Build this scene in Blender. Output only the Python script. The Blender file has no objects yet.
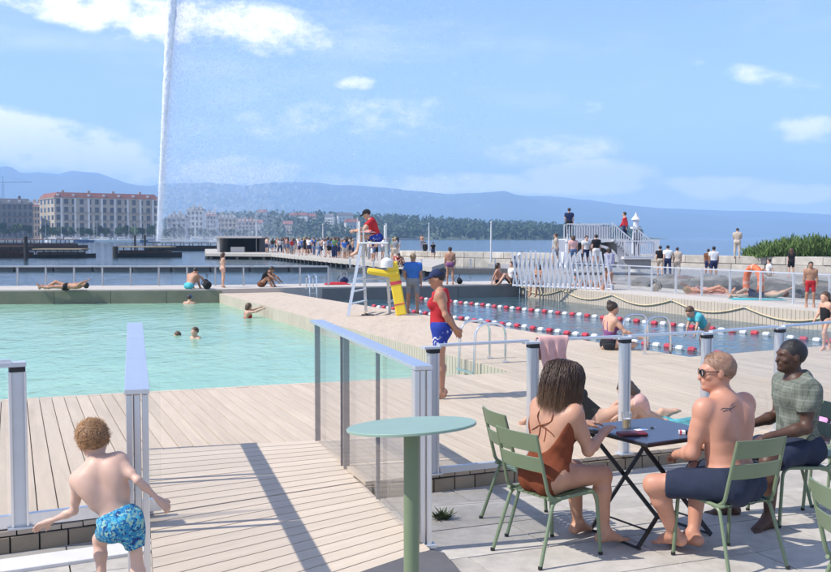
import bpy, bmesh, math, random
import numpy as np
from mathutils import Vector, Matrix
R = math.radians
rnd = random.Random(7)
SC = bpy.context.scene
COL = SC.collection
# ---------------------------------------------------------------- camera
F, CX, CY, HY, HC = 1000.0, 415.5, 286.0, 237.5, 2.10     # focal length and horizon in photo pixels, eye height
PITCH = math.atan((CY - HY) / F)
cd = bpy.data.cameras.new('camera'); cam = bpy.data.objects.new('camera', cd); COL.objects.link(cam)
cd.sensor_width = 36.0; cd.lens = 36.0 * F / 831.0; cd.clip_start = .05; cd.clip_end = 60000
cam.location = (0, 0, HC); cam.rotation_euler = (R(90) - PITCH, 0, 0)
SC.camera = cam
# ---------------------------------------------------------------- sky and sun
SUN_EL = R(48.5); SUN_H = (-.965, -.262)                      # horizontal direction towards the sun
SUN_ROT = math.atan2(SUN_H[0], SUN_H[1])
w = bpy.data.worlds.new('World'); SC.world = w; w.use_nodes = True
nt = w.node_tree; nt.nodes.clear()
def wn(t, **k):
    n = nt.nodes.new(t)
    for a, b in k.items(): setattr(n, a, b)
    return n
def wmath(op, a, b=None, c=None, clamp=False):
    n = wn('ShaderNodeMath', operation=op, use_clamp=clamp)
    for i, q in enumerate((a, b, c)):
        if q is None: continue
        if isinstance(q, (int, float)): n.inputs[i].default_value = q
        else: nt.links.new(q, n.inputs[i])
    return n.outputs[0]
sky = wn('ShaderNodeTexSky', sky_type='NISHITA'); sky.sun_disc = False
sky.sun_elevation = SUN_EL; sky.sun_rotation = SUN_ROT
sky.air_density = 1.0; sky.dust_density = .6; sky.ozone_density = 2.2; sky.altitude = 400
tc = wn('ShaderNodeTexCoord'); sx = wn('ShaderNodeSeparateXYZ'); nt.links.new(tc.outputs['Generated'], sx.inputs[0])
X_, Y_, Z_ = sx.outputs
AZ = wmath('ARCTAN2', X_, Y_); EL = wmath('ARCSINE', Z_)
def wnoise(sa, se, off, scale, detail, rough):
    cb = wn('ShaderNodeCombineXYZ')
    nt.links.new(wmath('MULTIPLY', AZ, sa), cb.inputs[0]); nt.links.new(wmath('MULTIPLY', EL, se), cb.inputs[1]); cb.inputs[2].default_value = off
    n = wn('ShaderNodeTexNoise'); n.inputs['Scale'].default_value = scale; n.inputs['Detail'].default_value = detail; n.inputs['Roughness'].default_value = rough
    nt.links.new(cb.outputs[0], n.inputs['Vector']); return n.outputs['Fac']
def wramp(v, lo, hi): 
    n = wn('ShaderNodeMapRange', interpolation_type='SMOOTHSTEP'); nt.links.new(v, n.inputs[0]); n.inputs[1].default_value = lo; n.inputs[2].default_value = hi
    return n.outputs[0]
def blob(az, el, ra, re, tilt=0):
    a = wmath('SUBTRACT', AZ, az); e = wmath('SUBTRACT', wmath('SUBTRACT', EL, el), wmath('MULTIPLY', a, tilt))
    q = wmath('ADD', wmath('POWER', wmath('DIVIDE', a, ra), 2), wmath('POWER', wmath('DIVIDE', e, re), 2))
    return wmath('SUBTRACT', 1.0, q, clamp=True)
nB = wnoise(1, 1.9, 8.4, 16, 8, .60); nC = wnoise(1, 4, 1.7, 5, 8, .62); nD = wnoise(1, 1.6, 2.2, 46, 6, .6)
nz_ = wmath('ADD', wmath('MULTIPLY', wmath('SUBTRACT', nB, .5), 1.5), wmath('MULTIPLY', wmath('SUBTRACT', nD, .5), .75))
bl = None
for b in ((-.34, .226, .20, .040, -.28, 1), (-.19, .205, .15, .034, -.10, .8), (-.36, .088, .19, .036, -.20, 1), (.175, .060, .085, .022, 0, 1.05), (.13, .085, .10, .022, .05, .62), (.27, .047, .07, .017, 0, 1), (.36, .041, .06, .013, 0, .95), (.37, .100, .045, .019, 0, .72), (-.06, .152, .035, .011, 0, .58), (.0, .052, .22, .017, 0, .72), (-.19, .062, .12, .024, 0, .85), (-.41, .21, .03, .011, 0, .6), (.33, .150, .09, .014, -.25, .42), (.17, .127, .022, .010, 0, .5), (-.07, .115, .22, .03, .05, .5), (.20, .05, .24, .012, 0, .7)):
    q = wmath('MULTIPLY', blob(*b[:5]), b[5]); bl = q if bl is None else wmath('MAXIMUM', bl, q)
out_ = wramp(wmath('ABSOLUTE', AZ), .5, .7)                                                        # beyond the view the same scattered cumulus goes on
bl = wmath('MAXIMUM', bl, wmath('MULTIPLY', out_, wramp(wnoise(1, 2.2, 5.5, 4, 4, .5), .48, .68)))
c2 = wramp(wmath('ADD', wmath('MULTIPLY', bl, .85), wmath('MULTIPLY', nz_, wmath('ADD', wmath('MULTIPLY', bl, 1.5), .10))), .22, .72)
cir = wmath('MULTIPLY', wramp(nC, .48, .85), .30)
cl = wmath('MAXIMUM', c2, cir)
veil = wmath('MULTIPLY', wmath('SUBTRACT', 1.0, wramp(EL, .0, .45)), .30)                            # thin summer haze near the horizon
mv = wn('ShaderNodeMixRGB'); nt.links.new(veil, mv.inputs[0]); tn = wn('ShaderNodeMixRGB', blend_type='MULTIPLY'); tn.inputs[0].default_value = 1; nt.links.new(sky.outputs[0], tn.inputs[1]); tn.inputs[2].default_value = (.86, .90, 1.10, 1); nt.links.new(tn.outputs[0], mv.inputs[1]); mv.inputs[2].default_value = (4.6, 6.6, 10.0, 1)
cc = wn('ShaderNodeMixRGB'); nt.links.new(nB, cc.inputs[0]); cc.inputs[1].default_value = (7.4, 7.6, 8.6, 1); cc.inputs[2].default_value = (11.5, 10.8, 10.6, 1)
mx = wn('ShaderNodeMixRGB'); nt.links.new(cl, mx.inputs[0]); nt.links.new(mv.outputs[0], mx.inputs[1]); nt.links.new(cc.outputs[0], mx.inputs[2])
bg = wn('ShaderNodeBackground'); bg.inputs[1].default_value = .135; nt.links.new(mx.outputs[0], bg.inputs[0])
wo = wn('ShaderNodeOutputWorld'); nt.links.new(bg.outputs[0], wo.inputs[0])
sd = bpy.data.lights.new('sun', 'SUN'); sun = bpy.data.objects.new('sun', sd); COL.objects.link(sun)
sd.energy = 4.4; sd.angle = R(.53); sd.color = (1, .955, .88)
SUNV = Vector((SUN_H[0] * math.cos(SUN_EL), SUN_H[1] * math.cos(SUN_EL), math.sin(SUN_EL)))
sun.rotation_euler = SUNV.to_track_quat('Z', 'Y').to_euler(); sun.location = (-20, -10, 30)
SC.view_settings.view_transform = 'Standard'; SC.view_settings.look = 'None'
SC.view_settings.exposure = 0.42; SC.view_settings.gamma = 1; SC.view_settings.use_curve_mapping = False
SC.render.engine = 'CYCLES'
SC.cycles.use_denoising = True; SC.cycles.use_adaptive_sampling = True; SC.cycles.adaptive_threshold = .015
SC.cycles.max_bounces = 8; SC.cycles.transparent_max_bounces = 80; SC.cycles.volume_bounces = 4
SC.cycles.caustics_reflective = False; SC.cycles.caustics_refractive = False; SC.cycles.sample_clamp_indirect = 6
SC.cycles.volume_step_rate = 1.0
# ---------------------------------------------------------------- photo pixels -> places
def ray(px, py):
    x = (px - CX) / F; y = (CY - py) / F
    return Vector((x, math.cos(PITCH) + y * math.sin(PITCH), -math.sin(PITCH) + y * math.cos(PITCH)))
def P(px, py, z):                                            # where the ray meets the level z
    d = ray(px, py); t = (z - HC) / d.z
    return Vector((d.x * t, d.y * t, z))
def at(px, py, Y):                                           # on the ray at distance Y
    d = ray(px, py); t = Y / d.y
    return Vector((d.x * t, Y, HC + d.z * t))
# ---------------------------------------------------------------- objects
def tag(o, label=None, cat=None, group=None, kind=None):
    if label: o['label'] = label
    if cat: o['category'] = cat
    if group: o['group'] = group
    if kind: o['kind'] = kind
    return o
def thing(name, label, cat, loc=(0, 0, 0), rz=0, group=None):
    o = bpy.data.objects.new(name, None); COL.objects.link(o)
    o.location = loc; o.rotation_euler = (0, 0, rz); o.empty_display_size = .1
    return tag(o, label, cat, group)
def link(name, me, parent=None, loc=None, rz=None):
    o = bpy.data.objects.new(name, me); COL.objects.link(o)
    if parent is not None: o.parent = parent
    if loc is not None: o.location = loc
    if rz is not None: o.rotation_euler = (0, 0, rz)
    return o
def kids(o): return [c for c in bpy.data.objects if c.parent == o]
def copy_tree(o, parent=None, cache={}):
    c = o.copy(); COL.objects.link(c); c.parent = parent
    for ch in list(o.children): copy_tree(ch, c)
    return c
class MB:
    def __init__(s): s.v = []; s.f = []
    def add(s, vs, fs):
        n = len(s.v); s.v += [tuple(q) for q in vs]; s.f += [tuple(n + i for i in q) for q in fs]; return s
    def box(s, c, size, rz=0, M=None):
        x, y, z = (q / 2 for q in size); c = Vector(c)
        if M is None: M = Matrix.Rotation(rz, 3, 'Z')
        vs = [c + M @ Vector((i * x, j * y, k * z)) for i in (-1, 1) for j in (-1, 1) for k in (-1, 1)]
        return s.add(vs, [(0, 1, 3, 2), (4, 6, 7, 5), (0, 4, 5, 1), (2, 3, 7, 6), (0, 2, 6, 4), (1, 5, 7, 3)])
    def bar(s, a, b, wd, ht, up=(0, 0, 1)):                  # rectangular bar from a to b
        a, b = Vector(a), Vector(b); d = (b - a); L = d.length; d.normalize(); up = Vector(up)
        if abs(d.dot(up)) > .98: up = Vector((0, 1, 0))
        r = d.cross(up).normalized(); u = r.cross(d)
        M = Matrix((r, d, u)).transposed()
        return s.box((a + b) / 2, (wd, L, ht), M=M)
    def tube(s, pts, r, n=8, cap=True):                      # along a path; r a number or one per point
        pts = [Vector(q) for q in pts]; m = len(pts)
        rs = [r] * m if isinstance(r, (int, float)) else r
        t0 = (pts[1] - pts[0]).normalized(); ref = Vector((0, 0, 1)) if abs(t0.z) < .9 else Vector((1, 0, 0))
        nx = t0.cross(ref).normalized(); vs = []
        for i in range(m):
            t = (pts[min(i + 1, m - 1)] - pts[max(i - 1, 0)]).normalized()
            nx = (nx - t * nx.dot(t)).normalized(); ny = t.cross(nx)
            for k in range(n):
                a = 2 * math.pi * k / n; vs.append(pts[i] + (nx * math.cos(a) + ny * math.sin(a)) * rs[i])
        fs = [(i * n + k, i * n + (k + 1) % n, (i + 1) * n + (k + 1) % n, (i + 1) * n + k) for i in range(m - 1) for k in range(n)]
        if cap: fs += [tuple(range(n))[::-1], tuple((m - 1) * n + k for k in range(n))]
        return s.add(vs, fs)
    def lathe(s, c, prof, n=24, M=None):                     # prof: (radius, height)
        c = Vector(c); vs = []; m = len(prof); M = M or Matrix.Identity(3)
        for r, z in prof:
            for k in range(n):
                a = 2 * math.pi * k / n; vs.append(c + M @ Vector((r * math.cos(a), r * math.sin(a), z)))
        fs = [(i * n + k, i * n + (k + 1) % n, (i + 1) * n + (k + 1) % n, (i + 1) * n + k) for i in range(m - 1) for k in range(n)]
        fs += [tuple(range(n))[::-1], tuple((m - 1) * n + k for k in range(n))]
        return s.add(vs, fs)
    def prism(s, poly, z0, z1):
        n = len(poly); ar = sum(poly[i][0] * poly[(i + 1) % n][1] - poly[(i + 1) % n][0] * poly[i][1] for i in range(n))
        if ar < 0: poly = poly[::-1]
        vs = [(q[0], q[1], z0) for q in poly] + [(q[0], q[1], z1) for q in poly]
        return s.add(vs, [tuple(range(n))[::-1], tuple(range(n, 2 * n))] + [(i, (i + 1) % n, n + (i + 1) % n, n + i) for i in range(n)])
    def mesh(s, name, m=None, smooth=35):
        me = bpy.data.meshes.new(name); me.from_pydata(s.v, [], s.f); me.update()
        if smooth:
            me.polygons.foreach_set('use_smooth', [True] * len(me.polygons)); me.set_sharp_from_angle(angle=R(smooth))
        if m: me.materials.append(m)
        return me
    def build(s, name, m, parent=None, world=False, smooth=35, bevel=0):
        if world and parent is not None:                     # points given in world space
            o = parent.location; s.v = [(q[0] - o.x, q[1] - o.y, q[2] - o.z) for q in s.v]
        ob = link(name, s.mesh(name, m, smooth), parent)
        if bevel:
            b = ob.modifiers.new('bevel', 'BEVEL'); b.width = bevel; b.segments = 2; b.limit_method = 'ANGLE'; b.harden_normals = False
        return ob
def curve(pts, n=6):                                         # Catmull-Rom through the points
    pts = [Vector(q) for q in pts]; o = []
    for i in range(len(pts) - 1):
        a = pts[max(i - 1, 0)]; b = pts[i]; c = pts[i + 1]; d = pts[min(i + 2, len(pts) - 1)]
        for k in range(n):
            t = k / n
            o.append(.5 * ((2 * b) + (c - a) * t + (2 * a - 5 * b + 4 * c - d) * t * t + (3 * b - a - 3 * c + d) * t ** 3))
    return o + [pts[-1]]
def bend(pts, r=.05, n=5):                                   # straight runs with rounded corners
    pts = [Vector(q) for q in pts]; o = [pts[0]]
    for i in range(1, len(pts) - 1):
        b = pts[i]; u = (pts[i - 1] - b); v = (pts[i + 1] - b); q = min(r, u.length * .45, v.length * .45)
        u = b + u.normalized() * q; v = b + v.normalized() * q
        for k in range(n + 1):
            t = k / n; o.append(u * (1 - t) ** 2 + b * 2 * t * (1 - t) + v * t * t)
    return o + [pts[-1]]
# ---------------------------------------------------------------- materials
MATS = {}
def mat(name, col, rough=.6, metal=0, var=.12, scale=6, bump=0, bscale=40, sss=0, spec=.5, stretch=None, dirt=0, trans=0, alpha=1):
    if name in MATS: return MATS[name]
    m = bpy.data.materials.new(name); m.use_nodes = True; t = m.node_tree; b = t.nodes['Principled BSDF']
    b.inputs['Roughness'].default_value = rough; b.inputs['Metallic'].default_value = metal; b.inputs['Specular IOR Level'].default_value = spec
    if sss: b.inputs['Subsurface Weight'].default_value = sss; b.inputs['Subsurface Radius'].default_value = (.03, .012, .006); b.inputs['Subsurface Scale'].default_value = .6
    if trans: b.inputs['Transmission Weight'].default_value = trans
    if alpha < 1: b.inputs['Alpha'].default_value = alpha
    g = t.nodes.new('ShaderNodeNewGeometry'); tcn = t.nodes.new('ShaderNodeTexCoord'); oi = t.nodes.new('ShaderNodeObjectInfo')
    mp = t.nodes.new('ShaderNodeMapping'); t.links.new(tcn.outputs['Object'], mp.inputs[0])
    if stretch: mp.inputs['Scale'].default_value = stretch
    ad = t.nodes.new('ShaderNodeVectorMath'); ad.operation = 'ADD'; t.links.new(mp.outputs[0], ad.inputs[0])
    rv = t.nodes.new('ShaderNodeMath'); rv.operation = 'MULTIPLY'; rv.inputs[1].default_value = 37; t.links.new(oi.outputs['Random'], rv.inputs[0]); t.links.new(rv.outputs[0], ad.inputs[1])
    n = t.nodes.new('ShaderNodeTexNoise'); n.inputs['Scale'].default_value = scale; n.inputs['Detail'].default_value = 6; n.inputs['Roughness'].default_value = .6; t.links.new(ad.outputs[0], n.inputs['Vector'])
    mr = t.nodes.new('ShaderNodeMapRange'); t.links.new(n.outputs['Fac'], mr.inputs[0]); mr.inputs[1].default_value = .25; mr.inputs[2].default_value = .75; mr.inputs[3].default_value = 1 - var; mr.inputs[4].default_value = 1 + var
    ro = t.nodes.new('ShaderNodeMapRange'); t.links.new(oi.outputs['Random'], ro.inputs[0]); ro.inputs[3].default_value = 1 - var * .6; ro.inputs[4].default_value = 1 + var * .6
    mu = t.nodes.new('ShaderNodeMath'); mu.operation = 'MULTIPLY'; t.links.new(mr.outputs[0], mu.inputs[0]); t.links.new(ro.outputs[0], mu.inputs[1])
    mc = t.nodes.new('ShaderNodeVectorMath'); mc.operation = 'SCALE'; mc.inputs[0].default_value = col; t.links.new(mu.outputs[0], mc.inputs['Scale'])
    last = mc.outputs[0]
    if dirt:
        n2 = t.nodes.new('ShaderNodeTexNoise'); n2.inputs['Scale'].default_value = scale * .23; n2.inputs['Detail'].default_value = 8; n2.inputs['Roughness'].default_value = .68; t.links.new(ad.outputs[0], n2.inputs['Vector'])
        m2 = t.nodes.new('ShaderNodeMapRange'); t.links.new(n2.outputs['Fac'], m2.inputs[0]); m2.inputs[1].default_value = .48; m2.inputs[2].default_value = .75; m2.inputs[4].default_value = dirt
        mm = t.nodes.new('ShaderNodeMixRGB'); t.links.new(m2.outputs[0], mm.inputs[0]); t.links.new(last, mm.inputs[1]); mm.inputs[2].default_value = (col[0] * .35, col[1] * .33, col[2] * .3, 1); last = mm.outputs[0]
    t.links.new(last, b.inputs['Base Color'])
    m['last'] = 1
    if bump:
        nb = t.nodes.new('ShaderNodeTexNoise'); nb.inputs['Scale'].default_value = bscale; nb.inputs['Detail'].default_value = 5; t.links.new(ad.outputs[0], nb.inputs['Vector'])
        bp = t.nodes.new('ShaderNodeBump'); bp.inputs['Strength'].default_value = bump; bp.inputs['Distance'].default_value = .01; t.links.new(nb.outputs['Fac'], bp.inputs['Height']); t.links.new(bp.outputs[0], b.inputs['Normal'])
    MATS[name] = m; return m
def glass_mat(name, tint=(.98, .99, .985), refl=.22, haze=.014):
    if name in MATS: return MATS[name]
    m = bpy.data.materials.new(name); m.use_nodes = True; t = m.node_tree; t.nodes.clear()
    tr = t.nodes.new('ShaderNodeBsdfTransparent'); tr.inputs[0].default_value = (*tint, 1)
    gl = t.nodes.new('ShaderNodeBsdfGlossy'); gl.inputs['Roughness'].default_value = .03
    df = t.nodes.new('ShaderNodeBsdfDiffuse'); df.inputs[0].default_value = (.75, .78, .78, 1)
    fr = t.nodes.new('ShaderNodeFresnel'); fr.inputs[0].default_value = 1.45
    sc = t.nodes.new('ShaderNodeMath'); sc.operation = 'MULTIPLY'; sc.inputs[1].default_value = refl; t.links.new(fr.outputs[0], sc.inputs[0])
    tcn = t.nodes.new('ShaderNodeTexCoord'); n = t.nodes.new('ShaderNodeTexNoise'); n.inputs['Scale'].default_value = 3; n.inputs['Detail'].default_value = 6; t.links.new(tcn.outputs['Object'], n.inputs['Vector'])
    mr = t.nodes.new('ShaderNodeMapRange'); t.links.new(n.outputs['Fac'], mr.inputs[0]); mr.inputs[1].default_value = .3; mr.inputs[2].default_value = .75; mr.inputs[3].default_value = haze * .4; mr.inputs[4].default_value = haze * 1.8
    m1 = t.nodes.new('ShaderNodeMixShader'); t.links.new(mr.outputs[0], m1.inputs[0]); t.links.new(tr.outputs[0], m1.inputs[1]); t.links.new(df.outputs[0], m1.inputs[2])
    m2 = t.nodes.new('ShaderNodeMixShader'); t.links.new(sc.outputs[0], m2.inputs[0]); t.links.new(m1.outputs[0], m2.inputs[1]); t.links.new(gl.outputs[0], m2.inputs[2])
    o = t.nodes.new('ShaderNodeOutputMaterial'); t.links.new(m2.outputs[0], o.inputs[0])
    MATS[name] = m; return m
def water_mat(name, col, waves, rough=.06, var=.25, col2=None, refl=1.0):
    m = bpy.data.materials.new(name); m.use_nodes = True; t = m.node_tree; t.nodes.clear()
    g = t.nodes.new('ShaderNodeNewGeometry')
    h = None
    for sc, amp, st in waves:
        mp = t.nodes.new('ShaderNodeMapping'); mp.inputs['Scale'].default_value = st; mp.inputs['Rotation'].default_value = (0, 0, sc * .37); t.links.new(g.outputs['Position'], mp.inputs[0])
        n = t.nodes.new('ShaderNodeTexNoise'); n.inputs['Scale'].default_value = sc; n.inputs['Detail'].default_value = 3; n.inputs['Distortion'].default_value = .6; t.links.new(mp.outputs[0], n.inputs['Vector'])
        q = t.nodes.new('ShaderNodeMath'); q.operation = 'MULTIPLY'; q.inputs[1].default_value = amp; t.links.new(n.outputs['Fac'], q.inputs[0])
        if h is None: h = q
        else:
            ad = t.nodes.new('ShaderNodeMath'); ad.operation = 'ADD'; t.links.new(h.outputs[0], ad.inputs[0]); t.links.new(q.outputs[0], ad.inputs[1]); h = ad
    bp = t.nodes.new('ShaderNodeBump'); bp.inputs['Strength'].default_value = 1; bp.inputs['Distance'].default_value = 1; t.links.new(h.outputs[0], bp.inputs['Height'])
    n2 = t.nodes.new('ShaderNodeTexNoise'); n2.inputs['Scale'].default_value = .35; n2.inputs['Detail'].default_value = 6; t.links.new(g.outputs['Position'], n2.inputs['Vector'])
    mr = t.nodes.new('ShaderNodeMapRange'); t.links.new(n2.outputs['Fac'], mr.inputs[0]); mr.inputs[1].default_value = .3; mr.inputs[2].default_value = .7
    c2 = col2 or tuple(q * (1 - var) for q in col)
    mc = t.nodes.new('ShaderNodeMixRGB'); t.links.new(mr.outputs[0], mc.inputs[0]); mc.inputs[1].default_value = (*col, 1); mc.inputs[2].default_value = (*c2, 1)
    df = t.nodes.new('ShaderNodeBsdfDiffuse'); t.links.new(mc.outputs[0], df.inputs[0]); t.links.new(bp.outputs[0], df.inputs['Normal'])
    gl = t.nodes.new('ShaderNodeBsdfGlossy'); gl.inputs['Roughness'].default_value = rough; t.links.new(bp.outputs[0], gl.inputs['Normal'])
    fr = t.nodes.new('ShaderNodeFresnel'); fr.inputs[0].default_value = 1.33; t.links.new(bp.outputs[0], fr.inputs['Normal'])
    fm = t.nodes.new('ShaderNodeMath'); fm.operation = 'MULTIPLY'; fm.inputs[1].default_value = refl; t.links.new(fr.outputs[0], fm.inputs[0])
    ms = t.nodes.new('ShaderNodeMixShader'); t.links.new(fm.outputs[0], ms.inputs[0]); t.links.new(df.outputs[0], ms.inputs[1]); t.links.new(gl.outputs[0], ms.inputs[2])
    o = t.nodes.new('ShaderNodeOutputMaterial'); t.links.new(ms.outputs[0], o.inputs[0]); return m
def plain(name, c, **k): return mat(name, c, **k)
WOOD = mat('deck_board', (.575, .465, .35), .75, var=.09, scale=3, bump=.2, bscale=60, stretch=(6, .5, 6), dirt=.24)
GANG = mat('gangway_board', (.625, .515, .395), .7, var=.08, scale=3, bump=.1, bscale=60, stretch=(.5, 6, 6), dirt=.12)
DARK = mat('under_deck', (.05, .045, .04), .9)
CLAD = mat('cladding', (.50, .43, .34), .8, var=.10, scale=2, dirt=.2)
RISER = mat('riser_wood', (.31, .245, .17), .8, var=.15, scale=4, dirt=.3)
ALU = mat('aluminium', (.78, .78, .79), .33, metal=.85, var=.05, scale=3, bump=.03, bscale=120, stretch=(8, 8, .4))
ALUW = mat('pale_metal', (.62, .64, .66), .42, metal=.4, var=.06)
BLACK = mat('black_plastic', (.015, .015, .017), .5)
GALV = mat('galvanised_steel', (.55, .57, .58), .5, metal=.5, var=.12, dirt=.15)
CONC = mat('concrete', (.48, .44, .385), .85, var=.16, scale=9, bump=.45, bscale=110, dirt=.34)
STONE = mat('stone', (.46, .42, .36), .9, var=.28, scale=1.5, bump=.8, bscale=7, dirt=.6)
ROCK = mat('dark_rock', (.15, .147, .143), .9, var=.4, scale=3, bump=.6, bscale=6)
GREENP = mat('green_lacquer', (.165, .215, .125), .42, var=.05, bump=.02)
SAGE = mat('sage_lacquer', (.26, .37, .29), .4, var=.04)
GLASS = glass_mat('railing_glass')
# ---------------------------------------------------------------- soft bodies from blended round cones
def V3(q): return np.array(q, float)
def nrm(q): q = V3(q); return q / max(np.linalg.norm(q), 1e-9)
class Soft:
    def __init__(s): s.p = []
    def cone(s, a, b, r1, r2, k=.03, tag='', flat=None, clips=(), sub=False):
        s.p.append(dict(t='c', a=V3(a), b=V3(b), r1=r1, r2=r2, k=k, tag=tag, flat=flat, clips=list(clips), sub=sub)); return s
    def ell(s, c, rad, A=None, k=.03, tag='', clips=(), sub=False):
        s.p.append(dict(t='e', c=V3(c), rad=V3(rad), A=np.eye(3) if A is None else np.array(A, float), k=k, tag=tag, clips=list(clips), sub=sub)); return s
def prim_dist(p, q, inf):
    if p['t'] == 'e':
        l = (q - p['c']) @ p['A'].T; r = p['rad'] + inf
        k0 = np.linalg.norm(l / r, axis=-1); k1 = np.linalg.norm(l / (r * r), axis=-1) + 1e-9
        d = k0 * (k0 - 1) / k1
    else:
        a, b = p['a'], p['b']; x = q
        if p['flat'] is not None:
            ax, fac = p['flat']; ax = nrm(ax); m = (q - a) @ ax; x = q - np.multiply.outer(m * (1 - 1 / fac), ax)
        ba = b - a; h = np.clip(((x - a) @ ba) / max(ba @ ba, 1e-9), 0, 1)
        d = np.linalg.norm(x - a - np.multiply.outer(h, ba), axis=-1) - (p['r1'] + (p['r2'] - p['r1']) * h) - inf
    for c, n in p['clips']: d = np.maximum(d, (q - V3(c)) @ nrm(n))
    return d
def prim_box(p, inf):
    if p['t'] == 'e':
        m = max(p['rad']) + inf; return p['c'] - m, p['c'] + m
    fac = max(1, p['flat'][1]) if p['flat'] is not None else 1
    r = (max(p['r1'], p['r2'])) * fac + inf; return np.minimum(p['a'], p['b']) - r, np.maximum(p['a'], p['b']) + r
def nets(f, o, h):
    s = f < 0; c = np.zeros(tuple(n - 1 for n in f.shape), np.int8); sh = f.shape
    cor = [(i, j, k) for i in (0, 1) for j in (0, 1) for k in (0, 1)]
    sl = lambda A, q: A[q[0]:sh[0] - 1 + q[0], q[1]:sh[1] - 1 + q[1], q[2]:sh[2] - 1 + q[2]]
    for q in cor: c += sl(s, q)
    idx = np.argwhere((c > 0) & (c < 8)); I, J, K = idx.T
    val = {q: f[I + q[0], J + q[1], K + q[2]] for q in cor}
    acc = np.zeros((len(idx), 3)); cnt = np.zeros(len(idx))
    for q in cor:
        for ax in range(3):
            if q[ax]: continue
            q2 = tuple(1 if i == ax else q[i] for i in range(3)); a, b = val[q], val[q2]
            m = (a < 0) != (b < 0); t = np.where(m, a / np.where(a == b, 1, a - b), 0)
            pt = np.zeros((len(idx), 3)) + q; pt[:, ax] += t; acc += pt * m[:, None]; cnt += m
    vs = (idx + acc / cnt[:, None]) * h + o
    vid = -np.ones(c.shape, np.int64); vid[I, J, K] = np.arange(len(idx)); qs = []
    for ax in range(3):
        u, w_ = [(1, 2), (2, 0), (0, 1)][ax]
        A = np.take(s, range(0, sh[ax] - 1), ax); B = np.take(s, range(1, sh[ax]), ax)
        e = np.argwhere(A != B); e = e[(e[:, u] > 0) & (e[:, w_] > 0) & (e[:, u] < sh[u] - 1) & (e[:, w_] < sh[w_] - 1)]
        if not len(e): continue
        ins = s[e[:, 0], e[:, 1], e[:, 2]]
        def cell(du, dw):
            g = e.copy(); g[:, u] -= du; g[:, w_] -= dw; return vid[g[:, 0], g[:, 1], g[:, 2]]
        Q = np.stack([cell(1, 1), cell(0, 1), cell(0, 0), cell(1, 0)], 1)
        Q[~ins] = Q[~ins][:, ::-1]; qs.append(Q)
    return vs, np.concatenate(qs)
def soft_mesh(name, prims, vox, m, inf=0.0, keep=None, noise=None, k_add=0):
    los, his = zip(*[prim_box(p, inf) for p in prims if not p['sub']])
    lo = np.min(los, 0) - vox * 3; hi = np.max(his, 0) + vox * 3
    n = np.ceil((hi - lo) / vox).astype(int) + 1; f = np.full(tuple(n), .2, np.float32)
    ax = [lo[i] + vox * np.arange(n[i]) for i in range(3)]
    for p in prims:
        a, b = prim_box(p, inf); mg = p['k'] * 1.2 + vox * 2 + .012
        i0 = np.maximum(((a - mg - lo) / vox).astype(int), 0); i1 = np.minimum(np.ceil((b + mg - lo) / vox).astype(int) + 1, n)
        if (i1 <= i0).any(): continue
        q = np.stack(np.meshgrid(*[ax[i][i0[i]:i1[i]] for i in range(3)], indexing='ij'), -1)
        d = prim_dist(p, q, inf); S = (slice(i0[0], i1[0]), slice(i0[1], i1[1]), slice(i0[2], i1[2])); g = f[S]; k = max(p['k'] + k_add, 1e-4)
        if p['sub']:
            d = -d; h = np.maximum(k - np.abs(g - d), 0) / k; f[S] = np.maximum(g, d) + h * h * k * .25
        else:
            h = np.maximum(k - np.abs(g - d), 0) / k; f[S] = np.minimum(g, d) - h * h * k * .25
    if keep is not None or noise is not None:
        q = np.stack(np.meshgrid(*ax, indexing='ij'), -1)
        if noise is not None: f = f + noise(q)
        if keep is not None: f = np.maximum(f, keep(q))
    vs, qs = nets(f, lo, vox)
    me = bpy.data.meshes.new(name)
    me.vertices.add(len(vs)); me.vertices.foreach_set('co', vs.astype(np.float32).ravel())
    me.loops.add(qs.size); me.loops.foreach_set('vertex_index', qs.astype(np.int32).ravel())
    me.polygons.add(len(qs)); me.polygons.foreach_set('loop_start', np.arange(0, qs.size, 4, dtype=np.int32))
    me.update(calc_edges=True); me.validate()
    me.polygons.foreach_set('use_smooth', np.ones(len(me.polygons), bool))
    if m: me.materials.append(m)
    return me
def folds(amp, f1=(9, 7, 14), f2=(23, 19, 11), ph=0):
    def g(q):
        x, y, z = q[..., 0], q[..., 1], q[..., 2]
        return amp * (np.sin(f1[0] * x + f1[2] * z + 2 * np.sin(f1[1] * y + ph)) + .6 * np.sin(f2[0] * x - f2[2] * z + f2[1] * y + 1.7 * np.sin(13 * z + ph)))
    return g
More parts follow.
